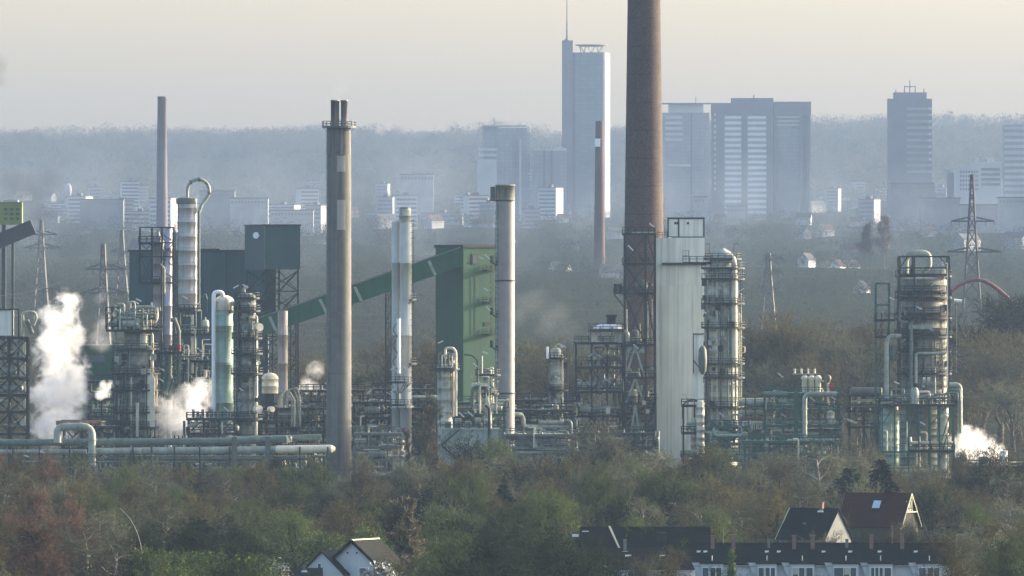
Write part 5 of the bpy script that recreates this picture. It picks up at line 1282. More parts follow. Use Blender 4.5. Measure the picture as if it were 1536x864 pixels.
T = block('office_block', 'long warm-lit flat block with two rooftop boxes above the white windowed block', 'office block', [('body',1457,1502,243,None,M_facl,0),('roof_box',1463,1469,236,243,M_facl,3),('roof_box',1484,1491,236,243,M_facl,3)], D, 18)
rowsw(T, D, 1472, 1500, 252, 282, 4, M_facd)
D = 10800
T = block('apartment_tower', 'hazy tower block under a thin wide roof slab left of the glass skyscraper', 'high-rise', [('body',746,791,192,None,M_fac,0),('balcony_wing',716,746,240,None,M_facl,-6),('roof_slab',723,790,187.5,189.5,M_facl,-2),('upper_body',724,746,190,240,M_fac,3)], D)
rowsw(T, D, 717, 745, 222, 290, 8, M_facl, off=-.9); T.p('mast', MB().cyl(P(742,188,D+3), P(742,176,D+3), .5, .3, 6), M_facd)
D = 10200
T = block('apartment_tower', 'narrow pale tower block in front of the wide-roofed one', 'high-rise', [('body',745,768,210,None,M_fac,0),('lit_wing',768.5,795,200,None,M_fac,3),('edge_pier',779,782,208,None,M_facl,-.8)], D)
T = block('apartment_tower', 'hazy block with a little peaked white roof house beside the glass skyscraper', 'high-rise', [('body',797,850,226,None,M_fac,0),('pier',815,818,226,None,M_facd,-.9),('pier',826,829,226,None,M_facd,-.9)], D)
T.p('roof_house', MB().prism([(X(829,D),Z(226,D)),(X(850,D),Z(226,D)),(X(850,D),Z(223,D)),(X(840,D),Z(219,D)),(X(829,D),Z(223,D))], D+2, D+12), M_facl)
for i, (nm, x0, x1, yt, D_, m, lab) in enumerate([('office_block',1336,1402,276,9000,M_fac,'low grey flat-roofed block at the foot of the dark tower block'),
    ('office_block',1442,1500,308,8600,M_fac,'long low grey block with dark window rows beneath the white windowed block'),('office_block',1498,1545,297,8500,M_facl,'low white block with window rows at the right picture edge'),
    ('warehouse',345,402,298,9000,M_facl,'long pale hall in the haze right of the hoop column'),('warehouse',300,352,287,9600,M_fac,'low grey hall in the haze behind the hoop column'),
    ('warehouse',405,470,316,8800,M_facl,'long pale greenish hall in the haze above the raised teal house'),('warehouse',120,185,300,9000,M_fac,'low grey hall in the haze left of the lilac far chimney'),
    ('office_block',1041,1060,296,9600,M_facl,'small bright block right of the giant chimney at the foot of the flat-roofed tower block'),('office_block',1090,1118,310,9500,M_facl,'small bright low block at the foot of the broad twin high-rise'),
    ('warehouse',600,650,262,10500,M_facl,'low pale hall high on the hazy slope behind the slim double chimney'),('office_block',1380,1440,298,8800,M_fac,'low hazy block between the dark tower block and the white one')]):
    T = block(nm, lab, 'building', [('walls',x0,x1,yt,None,M_hall if m is M_fac else M_halll,0)], D_, 22)
    T.p('roof', MB().box(X(x0,D_)-.6, X(x1,D_)+.6, D_-.6, D_+22.5, Z(yt,D_)+.02, Z(yt,D_)+1.0), M_roofd)
    nw = int((x1-x0)/5)
    for j in range(nw): T.p('window', MB().box(X(x0+2+j*5,D_), X(x0+5+j*5,D_), D_-.3, D_-.02, Z(yt+7,D_), Z(yt+3.5,D_)), M_facd)
# small houses of the distant town
def gable_house(mb_w, mb_r, L, Wd, ev, rg, ov=.4):
    mb_w.add([(-L/2,-Wd/2,-2),(L/2,-Wd/2,-2),(L/2,Wd/2,-2),(-L/2,Wd/2,-2),(-L/2,-Wd/2,ev),(L/2,-Wd/2,ev),(L/2,Wd/2,ev),(-L/2,Wd/2,ev),(-L/2,0,rg),(L/2,0,rg)],
             [(0,1,5,4),(1,2,6,9,5),(2,3,7,6),(3,0,4,8,7),(3,2,1,0)])
    t = .18; sl = (rg-ev)/(Wd/2); e = ev-ov*sl
    for s_ in (-1, 1):
        vs = []
        for x in (-L/2-ov, L/2+ov):
            for y, z in ((s_*(Wd/2+ov), e+.04), (0, rg+.04), (0, rg+.04+t), (s_*(Wd/2+ov), e+.04+t)): vs.append((x, y, z))
        mb_r.add(vs, [(0,1,2,3),(7,6,5,4),(0,4,5,1),(1,5,6,2),(2,6,7,3),(3,7,4,0)])
protos = []
for i, (L, Wd, ev, rg, rm, wm) in enumerate(((14,9,6,10.5,M_roofr,M_halll),(22,10,8,12.5,M_roofd,M_halll),(12,9,5.5,10,M_roofd,M_hall),(18,10,7,11.5,M_roofr,M_hall))):
    w_, r_ = MB(), MB(); gable_house(w_, r_, L, Wd, ev, rg); wi = MB()
    for j in range(int(L/3)): wi.box(-L/2+1+j*3, -L/2+2.2+j*3, -Wd/2-.06, -Wd/2-.01, ev-2.4, ev-.9)
    e = thing('town_house', 'small gabled house among the hazy trees of the distant town', 'house', (0,0,0), 'small houses of the distant town')
    w_.build('walls', wm, e); r_.build('roof', rm, e); wi.build('window_row', M_facd, e).name = 'window'; protos.append(e)
R = random.Random(15); used = set()
for i in range(80):
    D = R.uniform(6000, 12600); px = R.uniform(10, 1526); x = X(px, D); j = i % 4
    o = protos[j] if j not in used else copy_tree(protos[j]); used.add(j)
    o.location = (x, D, gz(x, D)+.5); o.rotation_euler = (0,0,R.uniform(-.9,.9)); s_ = R.uniform(.5, .95); o.scale = (s_, s_, s_)
tp = []
for W_, Dp, Hh, m in ((26,12,11,M_facl),(14,12,19,M_fac),(38,11,8,M_halll),(18,14,26,M_facl)):
    e = thing('town_block', 'small pale flat-roofed block in the hazy distant town', 'building', (0,0,0), 'small flat-roofed blocks of the distant town')
    MB().box(-W_/2, W_/2, -Dp/2, Dp/2, -4, Hh).build('walls', m, e); MB().box(-W_/2-.4, W_/2+.4, -Dp/2-.4, Dp/2+.4, Hh+.01, Hh+.7).box(-2, 2, -2, 2, Hh+.71, Hh+3).build('roof', M_roofd, e)
    for q in range(int(Hh/3.6)): MB().box(-W_/2+.8, W_/2-.8, -Dp/2-.08, -Dp/2-.01, 1.2+q*3.5, 2.8+q*3.5).build('window_band', M_facd, e)
    tp.append(e)
used = set()
for i in range(60):
    lo, hi = ((60,480),(560,840),(1220,1530))[i % 3]; D = R.uniform(8700, 13200); px = R.uniform(lo, hi); x = X(px, D); j = R.randrange(4)
    o = tp[j] if j not in used else copy_tree(tp[j]); used.add(j)
    o.location = (x, D, gz(x, D)+R.uniform(1, 5)); o.rotation_euler = (0,0,R.uniform(-.5,.5))
for px, py, D, rz, lab, rm, wm in ((838,408,6000,.5,'white gabled house in the haze left of the far brick chimney',M_roofd,M_paint),(846,412,5950,-.9,'low white house beside the white gable left of the far brick chimney',M_roofd,M_paint),
      (914,414,5500,.2,'pale flat cottage at the right foot of the far brick chimney',M_roofd,M_facl),(1238,408,5900,.9,'grey-white gabled house in the valley, left of the brightest house',M_roofd,M_facl),(1255,405,5850,1.2,'brightest white gabled house in the valley above the bare fan-shaped trees',M_roofr,M_paint),
      (1275,405,6000,.8,'pale little house in the valley, right of the brightest house',M_roofd,M_facl),(1210,395,6050,1.1,'pointed pale gable in the dark wood left of the valley houses',M_roofd,M_facl),(1292,440,5000,1.3,'pale pointed gable left of the green side frame',M_roofd,M_facl),(880,413,5900,.1,'long low pale cottage left of the far brick chimney foot',M_roofd,M_facl)):
    w_, r_ = MB(), MB(); gable_house(w_, r_, 9, 6.5, 4.2, 7.6); wi = MB()
    e = thing('valley_house', lab, 'house', (X(px,D), D, Z(py,D)-2.2), 'houses in the hazy valley', rz)
    w_.build('walls', wm, e); r_.build('roof', rm, e); wi.box(-4.56,-4.51,-.8,.8,2.2,3.6); wi.build('window', M_facd, e)

# ------------------------------------------------------------------ far chimneys, pylons, tank, arch
D = 6500; k = D/F
T = TH('chimney', 'lilac grey far chimney rising alone above the horizon left of the hoop column', 'chimney', 243, D)
T.p('shaft', MB().lathe(X(243,D), D, [(9*k,T.o[2]-1),(7.8*k,Z(250,D)),(6.6*k,Z(146,D)),(6.8*k,Z(146,D)),(6.8*k,Z(144.5,D)),(5.5*k,Z(144.5,D))], 28), mat('lilac_brick', (.12,.105,.12), .9, var=.2, scale=.1))
D = 5600; k = D/F
T = TH('chimney', 'thin dark red far chimney with a white painted band near its top', 'chimney', 899, D)
M_farbrick = mat('far_brick', (.068,.042,.037), .9, var=.25, scale=.15)
T.p('shaft', MB().lathe(X(899,D), D, [(9.2*k,T.o[2]-1),(7.2*k,Z(300,D)),(5.8*k,Z(183,D)),(5.8*k,Z(181.5,D)),(4.8*k,Z(181.5,D))], 28), M_farbrick)
T.p('white_band', MB().lathe(X(898.7,D), D, [(6.32*k,Z(220,D)),(6.2*k,Z(208,D))], 28), M_paint)
def pylon(px, yt, D, wb, wt, arms, label, m, r=.14):
    T = TH('pylon', label, 'pylon', px, D); x = X(px, D); z0, z1 = T.o[2]-.3, Z(yt, D); b = MB()
    def half(z): t = (z-z0)/(z1-z0); return (wb*(1-t)**1.25 + wt)*.5
    n = 11; zs = [z0 + (z1-z0)*(1-(1-i/n)**1.3) for i in range(n+1)]
    for za, zb in zip(zs[:-1], zs[1:]):
        a, c_ = half(za), half(zb)
        A = [(x-a,D-a,za),(x+a,D-a,za),(x+a,D+a,za),(x-a,D+a,za)]; B = [(x-c_,D-c_,zb),(x+c_,D-c_,zb),(x+c_,D+c_,zb),(x-c_,D+c_,zb)]
        for i in range(4):
            j = (i+1) % 4; b.beam(A[i], B[i], r*2); b.beam(A[i], B[j], r*1.1); b.beam(A[j], B[i], r*1.1); b.beam(B[i], B[j], r*1.1)
    T.p('tower', b, m)
    for ya, xl, xr in arms:
        z = Z(ya, D); h = half(z); b = MB()
        for xx in (xl, xr):
            e = (X(xx, D), D, z+.1); s_ = -1 if xx < px else 1
            for dy in (-1,1): b.beam((x+s_*h, D+dy*h, z), e, r*2.2)
            b.beam((x+s_*h*.8, D, z+1.6), e, r*2.0)
            for t in (.35,.7): p = Vector((x+s_*h*.8, D, z+1.6)).lerp(Vector(e), t); q = Vector((x+s_*h, D-h, z)).lerp(Vector(e), t); b.beam(p, q, r)
            for t in (.55, 1.0): xq = x+s_*h+(e[0]-x-s_*h)*t; b.beam((xq, D, z), (xq, D, z-1.6), .2)
        T.p('cross_arm', b, m)
    return T
M_pyl = mat('galvanised_lattice', (.11,.11,.105), .6, .3, var=.2, scale=.3)
M_pyld = mat('dark_lattice', (.045,.047,.047), .7, var=.2, scale=.3)
pylon(155, 366, 3000, 5.5, .8, ((404,129,190),(440,122,190)), 'pale lattice pylon with two cross arms behind the left steam', M_pyl, .2)
pylon(1458, 262, 4100, 6.5, .9, ((332,1427,1491),(378,1421,1502)), 'dark lattice pylon with two wide cross arms behind the framed wide column', M_pyld, .26)
pylon(183, 345, 4600, 5, .8, ((378,166,201),(400,160,206)), 'faint thin pylon far behind the left pale lattice pylon', M_pyl, .26)
pylon(1153, 380, 3800, 5, .9, ((388,1146,1174),(409,1146,1174),(430,1143,1172)), 'faint pale pylon with three short arms above the fan-shaped trees', M_pyl, .2)
pylon(62, 330, 4200, 5, .9, ((352,40,86),(372,36,90)), 'very faint pylon in the haze near the left picture edge', M_pyl, .2)
def wire(a, b_, sag, lab):
    pts = [Vector(a).lerp(Vector(b_), i/16) - Vector((0,0,sag*4*(i/16)*(1-i/16))) for i in range(17)]
    o = tuple(Vector(a)); tag(MB().tube(pts, .035, 4).build('power_cable', M_pyld, None, o), lab, 'cable', 'overhead power cables')
for (pa, pb, sg, lab) in (((129,404.5,3000),(-60,440,2950),3,'overhead cable leaving the left pale pylon from its upper arm'),((122,440.5,3000),(-60,470,2950),3,'overhead cable leaving the left pale pylon from its lower arm'),((190,404.5,3000),(330,425,3100),3,'overhead cable running right from the left pale pylon'),
     ((1427,332.5,4100),(1300,352,4150),4,'overhead cable running left from the dark right pylon'),((1491,332.5,4100),(1580,345,4060),3,'upper overhead cable running right from the dark right pylon'),((1502,378.5,4100),(1580,392,4060),3,'lower overhead cable running right from the dark right pylon')):
    wire(P(*pa), P(*pb), sg, lab)
D = 3800
T = TH('portal_mast', 'small dark steel portal mast in the haze above the left steam', 'mast', 78, D)
b = MB()
for xx in (65, 78, 91): b.box(X(xx,D)-.16, X(xx,D)+.16, D-.16, D+.16, gz(X(xx,D),D)-.3, Z(433 if xx != 78 else 418,D))
b.beam(P(64,433,D), P(92,433,D), .4); b.beam(P(64,437,D), P(92,437,D), .25); T.p('frame', b, M_pyld)
D = 12500
T = TH('gas_sphere', 'pale egg-shaped tank standing in the far haze at left', 'tank', 102, D)
T.p('tank', MB().lathe(X(102,D), D, [(1,Z(298,D)),(3.2,Z(296,D)),(4.4,Z(287,D)),(3.4,Z(278,D)),(.8,Z(275,D))], 20), M_halll)
D = 3100
T = TH('arch_bridge', 'red arched bridge tube curving down behind the right column', 'bridge', 1475, D)
pts = [P(x, y, D) for x, y in ((1418,452),(1428,437),(1440,427),(1452,421.5),(1464,419.5),(1476,421),(1488,427),(1500,436),(1512,447),(1524,460),(1536,476),(1545,492))]
T.p('arch', MB().tube(pts, .52, 12, bend=0), mat('arch_red', (.15,.055,.05), .45, var=.12, scale=.4))
q = [Vector(p) + Vector((0, 7, 0)) for p in pts]; T.p('rear_arch', MB().tube(q, .5, 12, bend=0), M_red)
b = MB()
for p in pts[1:-2]: b.beam(p, (p[0], p[1], gz(p[0], p[1])+3.4), .07)
T.p('hangers', b, M_pyl); T.p('deck', MB().box(X(1405,D), X(1560,D), D-1, D+8, gz(X(1475,D),D)+3, gz(X(1475,D),D)+3.5), M_steel2)
# left edge: yellow-green block over a dark sloping conveyor
D = 3500
T = TH('control_house', 'small yellow-green block house perched over a dark sloping gantry at the left edge', 'building', 12, D)
M_yg = mat('yellow_green_sheet', (.15,.18,.035), .6, var=.15, scale=.3)
T.p('walls', MB().box(X(-20,D), X(33,D), D, D+7, Z(337,D), Z(303,D)), M_yg); T.p('roof', MB().box(X(5,D), X(27,D), D-.2, D+7.2, Z(303,D)+.01, Z(300,D)), M_facl)
for i in range(3):
    for j in range(3): T.p('window', MB().box(X(6+j*9,D), X(11+j*9,D), D-.08, D-.01, Z(316+i*7,D), Z(312+i*7,D)), M_green)
T.p('support_leg', MB().box(X(2,D), X(8,D), D+2, D+5, gz(X(5,D),D)-.3, Z(337,D)-.01), M_steel)
T = TH('gantry', 'dark sloping covered gantry under the yellow-green block house at the left edge', 'conveyor', 10, D-4)
b = MB(); a, c_ = P(-40,378,D-4), P(50,340,D-4); b.beam(a, c_, 3.2, 4.6); T.p('gallery', b, M_dark)
b = MB(); x = X(20,D); b.box(x-.4, x+.4, D-5, D-3, gz(x,D)-.3, Z(356,D)); T.p('leg', b, M_steel)
# ------------------------------------------------------------------ foreground houses
M_tile = mat('roof_tile_dark', (.010,.017,.015), .7, var=.3, scale=.5, panel=(.42,.24,.06), pcol=.45, fine=.2, spec=.02)
M_tileb = mat('roof_tile_brown', (.022,.024,.018), .8, var=.35, scale=.4, panel=(.42,.22,.07), pcol=.5, fine=.25, spec=.02)
M_tilem = mat('roof_tile_mossy', (.015,.021,.014), .8, var=.4, scale=.4, panel=(.40,.24,.08), pcol=.4, fine=.3, spec=.02)
M_tiler = mat('roof_tile_red', (.048,.021,.014), .8, var=.3, scale=.4, panel=(.42,.22,.06), pcol=.55, fine=.2, spec=.02)
M_wall = mat('white_render', (.40,.44,.44), .9, var=.08, scale=.4)
M_wally = mat('cream_render', (.36,.35,.25), .9, var=.1, scale=.4)
M_chim = mat('chimney_brick_small', (.15,.10,.08), .9, var=.3, scale=2.0)
M_frame = mat('window_frame_white', (.62,.65,.61), .5, var=.05)
class H:
    def __init__(s, name, label, px, D, rz, cat='house', group=None, z=None):
        x = X(px, D); s.e = thing(name, label, cat, (x, D, gz(x, D) if z is None else z), group, rz); s.z = gz(x, D) if z is None else z
    def p(s, n, mb, m, par=None): return mb.build(n, m, par or s.e)
    def window(s, x, y, z, w_, h_, ax='y', sgn=-1, panes=1, par=None):
        """frame, glass and sill on a wall facing sgn*ax"""
        def bx(u0, u1, d0, d1, z0, z1):
            d0, d1 = sorted((sgn*d0, sgn*d1))
            return MB().box(x+u0, x+u1, y+d0, y+d1, z+z0, z+z1) if ax == 'y' else MB().box(x+d0, x+d1, y+u0, y+u1, z+z0, z+z1)
        f = s.p('window', bx(-w_/2, w_/2, .01, .08, 0, h_), M_frame, par)
        for k in range(panes):
            a = -w_/2 + w_*k/panes + .08; s.p('pane', bx(a, a+w_/panes-.16, .03, .10, .09, h_-.09), M_glass, f)
        s.p('sill', bx(-w_/2-.1, w_/2+.1, .01, .2, -.08, -.002), M_frame, f)
    def chimney(s, x, y, z0, z1, w_=.55, m=None):
        c_ = s.p('chimney', MB().box(x-w_/2, x+w_/2, y-w_/2, y+w_/2, z0, z1).box(x-w_/2-.06, x+w_/2+.06, y-w_/2-.06, y+w_/2+.06, z1+.001, z1+.1), m or M_chim)
        s.p('flashing', MB().prism([(x-w_/2-.14, z0+.25), (x+w_/2+.14, z0+.25), (x+w_/2+.3, z0-.02), (x-w_/2-.3, z0-.02)], y-w_/2-.25, y-w_/2-.02), M_frame, c_)
def zpx(py, D, H_): return Z(py, D) - H_.z
# terrace
D = 1640; yb_ = D-4.6
t = H('terraced_row', 'long dark-tiled terrace with brick chimneys and white-framed roof dormers', 1236, D, radians(-.7), 'terraced houses')
L = X(1428, D)-X(1042, D); rg = zpx(817, D, t); ev = zpx(846, D-4.5, t)
w_, r_ = MB(), MB(); gable_house(w_, r_, L, 9, ev, rg, .35); t.p('walls', w_, M_wall); t.p('roof', r_, M_tile)
t.p('ridge_tiles', MB().tube([(-L/2-.3,0,rg+.2),(L/2+.3,0,rg+.2)], .13, 6), M_tileb)
def lx(px): return X(px, D)-X(1236, D)
for xx, h in ((1069,17),(1100,18),(1191,17),(1219,17),(1307,18),(1353,19)): t.chimney(lx(xx), -1.1, rg-1.3, rg+h*D/F-.35, .58)
for xx in (1153, 1270): t.chimney(lx(xx), -.9, rg-1.0, rg+.75, .42, M_pipeg)
for xx in (1048, 1058, 1150, 1168, 1235, 1275, 1319, 1373): 
    zc = rg-1.15; yy = -1.15*(4.5/(rg-ev)); t.p('skylight', MB().obox((lx(xx), yy-.16, zc+.16), .55, .14, .35, .2), M_frame)
for xx, wd in ((1150,30),(1203,36),(1268,38),(1320,36),(1393,37),(1068,34)):
    x = lx(xx); hw = wd*D/F/2; zt = ev+.05; zb = ev-2.6
    d = t.p('dormer', MB().box(x-hw, x+hw, -5.3, -3.6, zb, zt), M_wall)
    t.p('dormer_roof', MB().box(x-hw-.2, x+hw+.2, -5.6, -3.2, zt+.01, zt+.2), M_tile, d)
    t.p('cheek', MB().prism([(x-hw-1.3, zt+.15), (x-hw-.02, zt+.15), (x-hw-.02, zb)], -4.98, -4.9), M_wall, d)
    sg = 1 if xx in (1203, 1320) else -1
    t.window(x+sg*hw*.58, -5.3, zb+.7, hw*(.62 if xx != 1268 else .8), 1.45, panes=1); t.window(x-sg*hw*.32, -5.3, zb+.35, hw*1.05, 1.8, panes=2 if xx != 1320 else 3)
    if xx in (1203, 1268): t.p('blind', MB().box(x-sg*hw*.32-hw*.45, x-sg*hw*.32, -5.42, -5.405, zb+1.1, zb+2.05), M_wally, d)
    if xx in (1203, 1393, 1150): t.p('balcony', MB().box(x-hw, x+hw*1.2, -6.3, -6.2, zb-.6, zb+.35), M_cladg)
    t.p('vent_pipe', MB().cyl((x, -4.0, ev+.2), (x, -4.0, ev+1.2), .07, n=6), M_frame)
sl_ = (rg-ev)/4.5
for px in (1110, 1175, 1240, 1300, 1362):
    x = lx(px); t.p('party_wall', MB().beam((x, -.05, rg+.22), (x, -4.75, ev+.16), .16, .1), M_tileb)
t.p('gutter', MB().tube([(-L/2-.3, -4.98, ev-.28), (L/2+.3, -4.98, ev-.28)], .08, 6), M_pipe)
for px, h in ((1085, 2.6), (1262, 2.2), (1338, 2.8)):
    x = lx(px); b = MB().cyl((x, -.3, rg-.1), (x, -.3, rg+h), .035, n=6)
    for k in range(4): b.beam((x-.45+k*.05, -.3, rg+h-.15-k*.16), (x+.45-k*.05, -.3, rg+h-.15-k*.16), .03)
    t.p('aerial', b, M_steel2)
# brown roofs left of the terrace
D = 1650
t = H('row_house', 'row house with a worn brown tiled roof left of the dark terrace', 958, D, radians(1.2), 'house')
L = X(1046, D)-X(866, D); rg = zpx(824, D, t); ev = zpx(853, D-4.5, t); w_, r_ = MB(), MB(); gable_house(w_, r_, L, 9, ev, rg, .3); t.p('walls', w_, M_wall); t.p('roof', r_, M_tileb)
for dx in (-3.6, 1.4): t.p('skylight', MB().obox((dx+2, -1.9, rg-1.0), .9, .1, .5, .3), M_frame)
for dx in (-5.5, -.5, 4.2): t.window(dx, -4.5, ev-1.75, 2.6, 1.5, panes=3)
t.chimney(-2.0, -.4, rg-.5, rg+1.4, .45, M_pipeg); b = MB().beam((-6.6, -1.2, rg-.9), (-4.7, -4.9, ev), .16); t.p('verge', b, M_wally)
t.p('cross_gable', MB().prism([(-8.7, ev-.5), (-4.7, ev-.5), (-7.3, rg-.8)], -6.5, -3.5), M_tilem)
D = 1705
t = H('row_house', 'higher mossy dark-tiled row house behind the worn brown roof', 968, D, radians(.6), 'house')
L = X(1062, D)-X(872, D); rg = zpx(792, D, t); ev = zpx(826, D-5, t); w_, r_ = MB(), MB(); gable_house(w_, r_, L, 10, ev, rg, .3); t.p('walls', w_, M_wally); t.p('roof', r_, M_tilem)
t.p('party_wall', MB().beam((X(914,D)-X(968,D), -.1, rg+.25), (X(929,D)-X(968,D), -5.1, ev+.1), .28, .2), M_wally)
for xx, dz in ((878, 4), (863, 9), (992, 9)): t.p('skylight', MB().obox((X(xx,D)-X(968,D), -1.1, rg-dz*.1-.2), 1.0, .1, .4, 0), M_frame)
t.p('roof_cap', MB().box(X(985,D)-X(968,D), X(1000,D)-X(968,D), -3.4, -2.0, rg-2.0, rg-.6), M_dark)
# dark house and red-roofed house on the right
D = 1750
t = H('house', 'house with a steep black roof and one white gable wall turned to the sun', 1222, D, radians(-34))
rg = zpx(764, D, t); ev = zpx(806, D, t); w_, r_ = MB(), MB(); gable_house(w_, r_, 8.5, 7.6, ev, rg, .3); t.p('walls', w_, mat('grey_render', (.12,.13,.125), .9, var=.1)); t.p('roof', r_, M_tile)
t.p('verge', MB().beam((-4.6, -4.1, ev-.3), (-4.6, 0, rg+.12), .18).beam((-4.6, 4.1, ev-.3), (-4.6, 0, rg+.12), .17), M_wally); t.window(4.25, 0, ev-2.5, 1.1, 1.3, 'x', 1); t.p('skylight', MB().obox((-.5, -2.2, rg-2.3), .7, .1, .7, 0), M_glass)
t.chimney(1.5, -.3, rg-.4, rg+1.0, .5)
D = 1850
t = H('house', 'house with a red tiled roof, a blue skylight and cream trim on its timbered gable', 1318, D, radians(-22))
rg = zpx(741, D, t); ev = zpx(786, D, t); L = 10.6; w_, r_ = MB(), MB(); gable_house(w_, r_, L, 8.6, ev, rg, .45); t.p('walls', w_, mat('darkened_cream_gable', (.05,.048,.034), .9, var=.2)); t.p('roof', r_, M_tiler)  # cream gable wall, darkened in its colour to offset the direct sun
t.p('bargeboard', MB().beam((L/2+.5, -4.75, ev-.45), (L/2+.5, 0, rg+.1), .1, .17).beam((L/2+.5, 4.75, ev-.45), (L/2+.5, 0, rg+.1), .1, .17), M_wally)
t.p('tie_beam', MB().beam((L/2+.45, -2.6, rg-2.9), (L/2+.45, 2.6, rg-2.9), .2).beam((L/2+.45, 0, rg-2.9), (L/2+.45, 0, rg-.4), .18).beam((L/2+.44, -1.1, rg-2.9), (L/2+.44, 0, rg-1.0), .12), M_wally)
t.window(L/2, -.1, rg-2.6, 2.4, 1.5, 'x', 1, 2); t.window(L/2, 0, ev-2.2, 1.6, 1.5, 'x', 1, 2)
sl = (rg-ev)/4.3; zc = rg-1.9; yy = -(rg-zc)/sl
f = t.p('skylight', MBX([(-.4,yy-.5,zc-.5*sl),(.9,yy-.5,zc-.5*sl),(.9,yy+.5,zc+.5*sl),(-.4,yy+.5,zc+.5*sl),(-.4,yy-.5,zc-.5*sl+.28),(.9,yy-.5,zc-.5*sl+.28),(.9,yy+.5,zc+.5*sl+.28),(-.4,yy+.5,zc+.5*sl+.28)]), mat('skylight_glass', (.35,.45,.52), .15, var=.1, spec=.7))
# pale houses half hidden by trees on the right
D = 1720
for px, py, rz, lab, rm in ((1432, 792, -70, 'pale gabled house half hidden by bare trees right of the terrace end', M_tilem), (1478, 800, -62, 'grey-white gable glimpsed through bare trees near the right edge', M_tileb)):
    t = H('house', lab, px, D+(px-1432), radians(rz)); rg = zpx(py, D, t); ev = rg-3.6; w_, r_ = MB(), MB(); gable_house(w_, r_, 9, 7.5, ev, rg, .3); t.p('walls', w_, M_wally); t.p('roof', r_, rm)
    t.window(4.5, .4, ev-.9, 1.0, 1.2, 'x', 1); t.window(-4.5, .4, ev-.9, 1.0, 1.2, 'x', -1)
# white gabled house on the left
D = 1610
t = H('house', 'white gabled house with a smaller gabled wing and dark tiled roofs at lower left', 548, D, radians(90-20))
rg = zpx(812, D-4, t); hw = 5.6; ev = rg-5.0; L = 10.5
w_, r_ = MB(), MB(); gable_house(w_, r_, L, 2*hw, ev, rg, .35)
t.p('walls', w_, M_wall); t.p('roof', r_, M_tileb)
t.p('verge', MB().beam((-L/2-.42, -hw-.4, ev-.35), (-L/2-.42, 0, rg+.1), .14, .42).beam((-L/2-.42, hw+.4, ev-.35), (-L/2-.42, 0, rg+.1), .14, .42), M_tile)
t.p('ridge_tiles', MB().tube([(-L/2-.35,0,rg+.2),(L/2+.35,0,rg+.2)], .14, 6), M_wally)
for yy in (1.6, -1.6): t.window(-L/2, yy, ev+.35-.4, 1.1, 1.35, 'x', -1)
for yy in (-.7, .7): t.p('vent', MB().box(-L/2-.05, -L/2-.01, yy-.12, yy+.12, rg-1.75, rg-1.5), M_dark)
# wing: parallel gable shifted to the left (local +y is left in the picture)
wy = 3.75; wr = rg-1.55; we = wr-3.0; wh = 3.1; x0, x1 = -L/2-2.2, 1.0
sub = t.p('wing', MBX([(x0,wy-wh,-.5),(x1,wy-wh,-.5),(x1,wy+wh,-.5),(x0,wy+wh,-.5),(x0,wy-wh,we),(x1,wy-wh,we),(x1,wy+wh,we),(x0,wy+wh,we)]), M_wall)
t.p('wing_gable', (lambda b: (b.add([(x0,wy-wh,we+.002),(x0,wy+wh,we+.002),(x0,wy,wr),(x0+.3,wy-wh,we+.002),(x0+.3,wy+wh,we+.002),(x0+.3,wy,wr)], [(2,1,0),(3,4,5),(0,1,4,3),(1,2,5,4),(2,0,3,5)]), b)[1])(MB()), M_wall, sub)
b = MB(); sl = (wr-we)/wh
for s_ in (-1, 1):
    vs = []
    for x in (x0-.35, x1):
        for y, z in ((wy+s_*(wh+.35), we-.35*sl+.05), (wy, wr+.05), (wy, wr+.24), (wy+s_*(wh+.35), we-.35*sl+.24)): vs.append((x, y, z))
    b.add(vs, [(0,1,2,3),(7,6,5,4),(0,4,5,1),(1,5,6,2),(2,6,7,3),(3,7,4,0)])
t.p('wing_roof', b, M_tile, sub); t.window(x0, wy+.4, we+.2, .6, 1.3, 'x', -1, par=None)
D = 1600
t = H('bungalow', 'long low black flat roof at the bottom left of the white gabled house', 425, D, 0)
rg = zpx(854, D, t); w_, r_ = MB(), MB(); gable_house(w_, r_, X(480,D)-X(368,D), 6, rg-1.2, rg, .3); t.p('walls', w_, M_wall); t.p('roof', r_, M_tile); t.chimney(3.0, -1.0, rg-.4, rg+.5, .4)
D = 1900
t = H('shed', 'low dark shed roof with a pale edge behind bare trees below the white slab tower', 985, D, 0, 'shed'); rg = zpx(742, D, t); w_, r_ = MB(), MB(); gable_house(w_, r_, 6, 5, rg-1.4, rg, .3); t.p('walls', w_, M_steel2); t.p('roof', r_, M_tile); t.p('gutter', MB().tube([(-1,-2.9,rg-1.5),(3.2,-2.9,rg-1.5)], .16, 8), M_frame)
for i, (px, yt, D, kk) in enumerate([(1345,792,1790,'brown1'),(1372,770,1810,'grey1'),(1340,772,1815,'brown0'),(1240,786,1700,'grey0'),(596,826,1560,'brown3'),(1375,784,1800,'dark1'),(1300,790,1790,'dark2'),(1245,800,1700,'brown0'),(1190,800,1690,'dark0'),(900,800,1600,'dark1'),(1010,812,1590,'brown2'),(960,822,1560,'grey0'),(890,780,1720,'grey2'),(1040,770,1730,'brown3')]): tree_px(kk, px, yt, D, *KLAB[kk[:-1]], name='bare_tree', wf=.95)
for i, (px, yt, D, q) in enumerate([(842,668,2150,0),(868,676,2140,1),(905,660,2160,0),(700,640,2240,1),(722,650,2238,0),(775,684,2100,1),(1060,676,2130,0),(1120,690,2060,1),(300,700,2100,1),(200,672,2235,0),(440,716,2000,0),(520,738,1880,1),(1470,688,2080,0),(1510,684,2100,1),(1392,716,1950,0),(60,690,2080,1),(120,668,2238,0),(1000,700,2040,0),(1180,740,1850,1),(690,760,1700,0)]):
    tree_px('open%d' % q, px, yt, D, 'open-crowned bare tree with clearly visible dark limbs in the belt before the plant', 'open-crowned dark-limbed trees before the plant', name='bare_tree', wf=1.15)
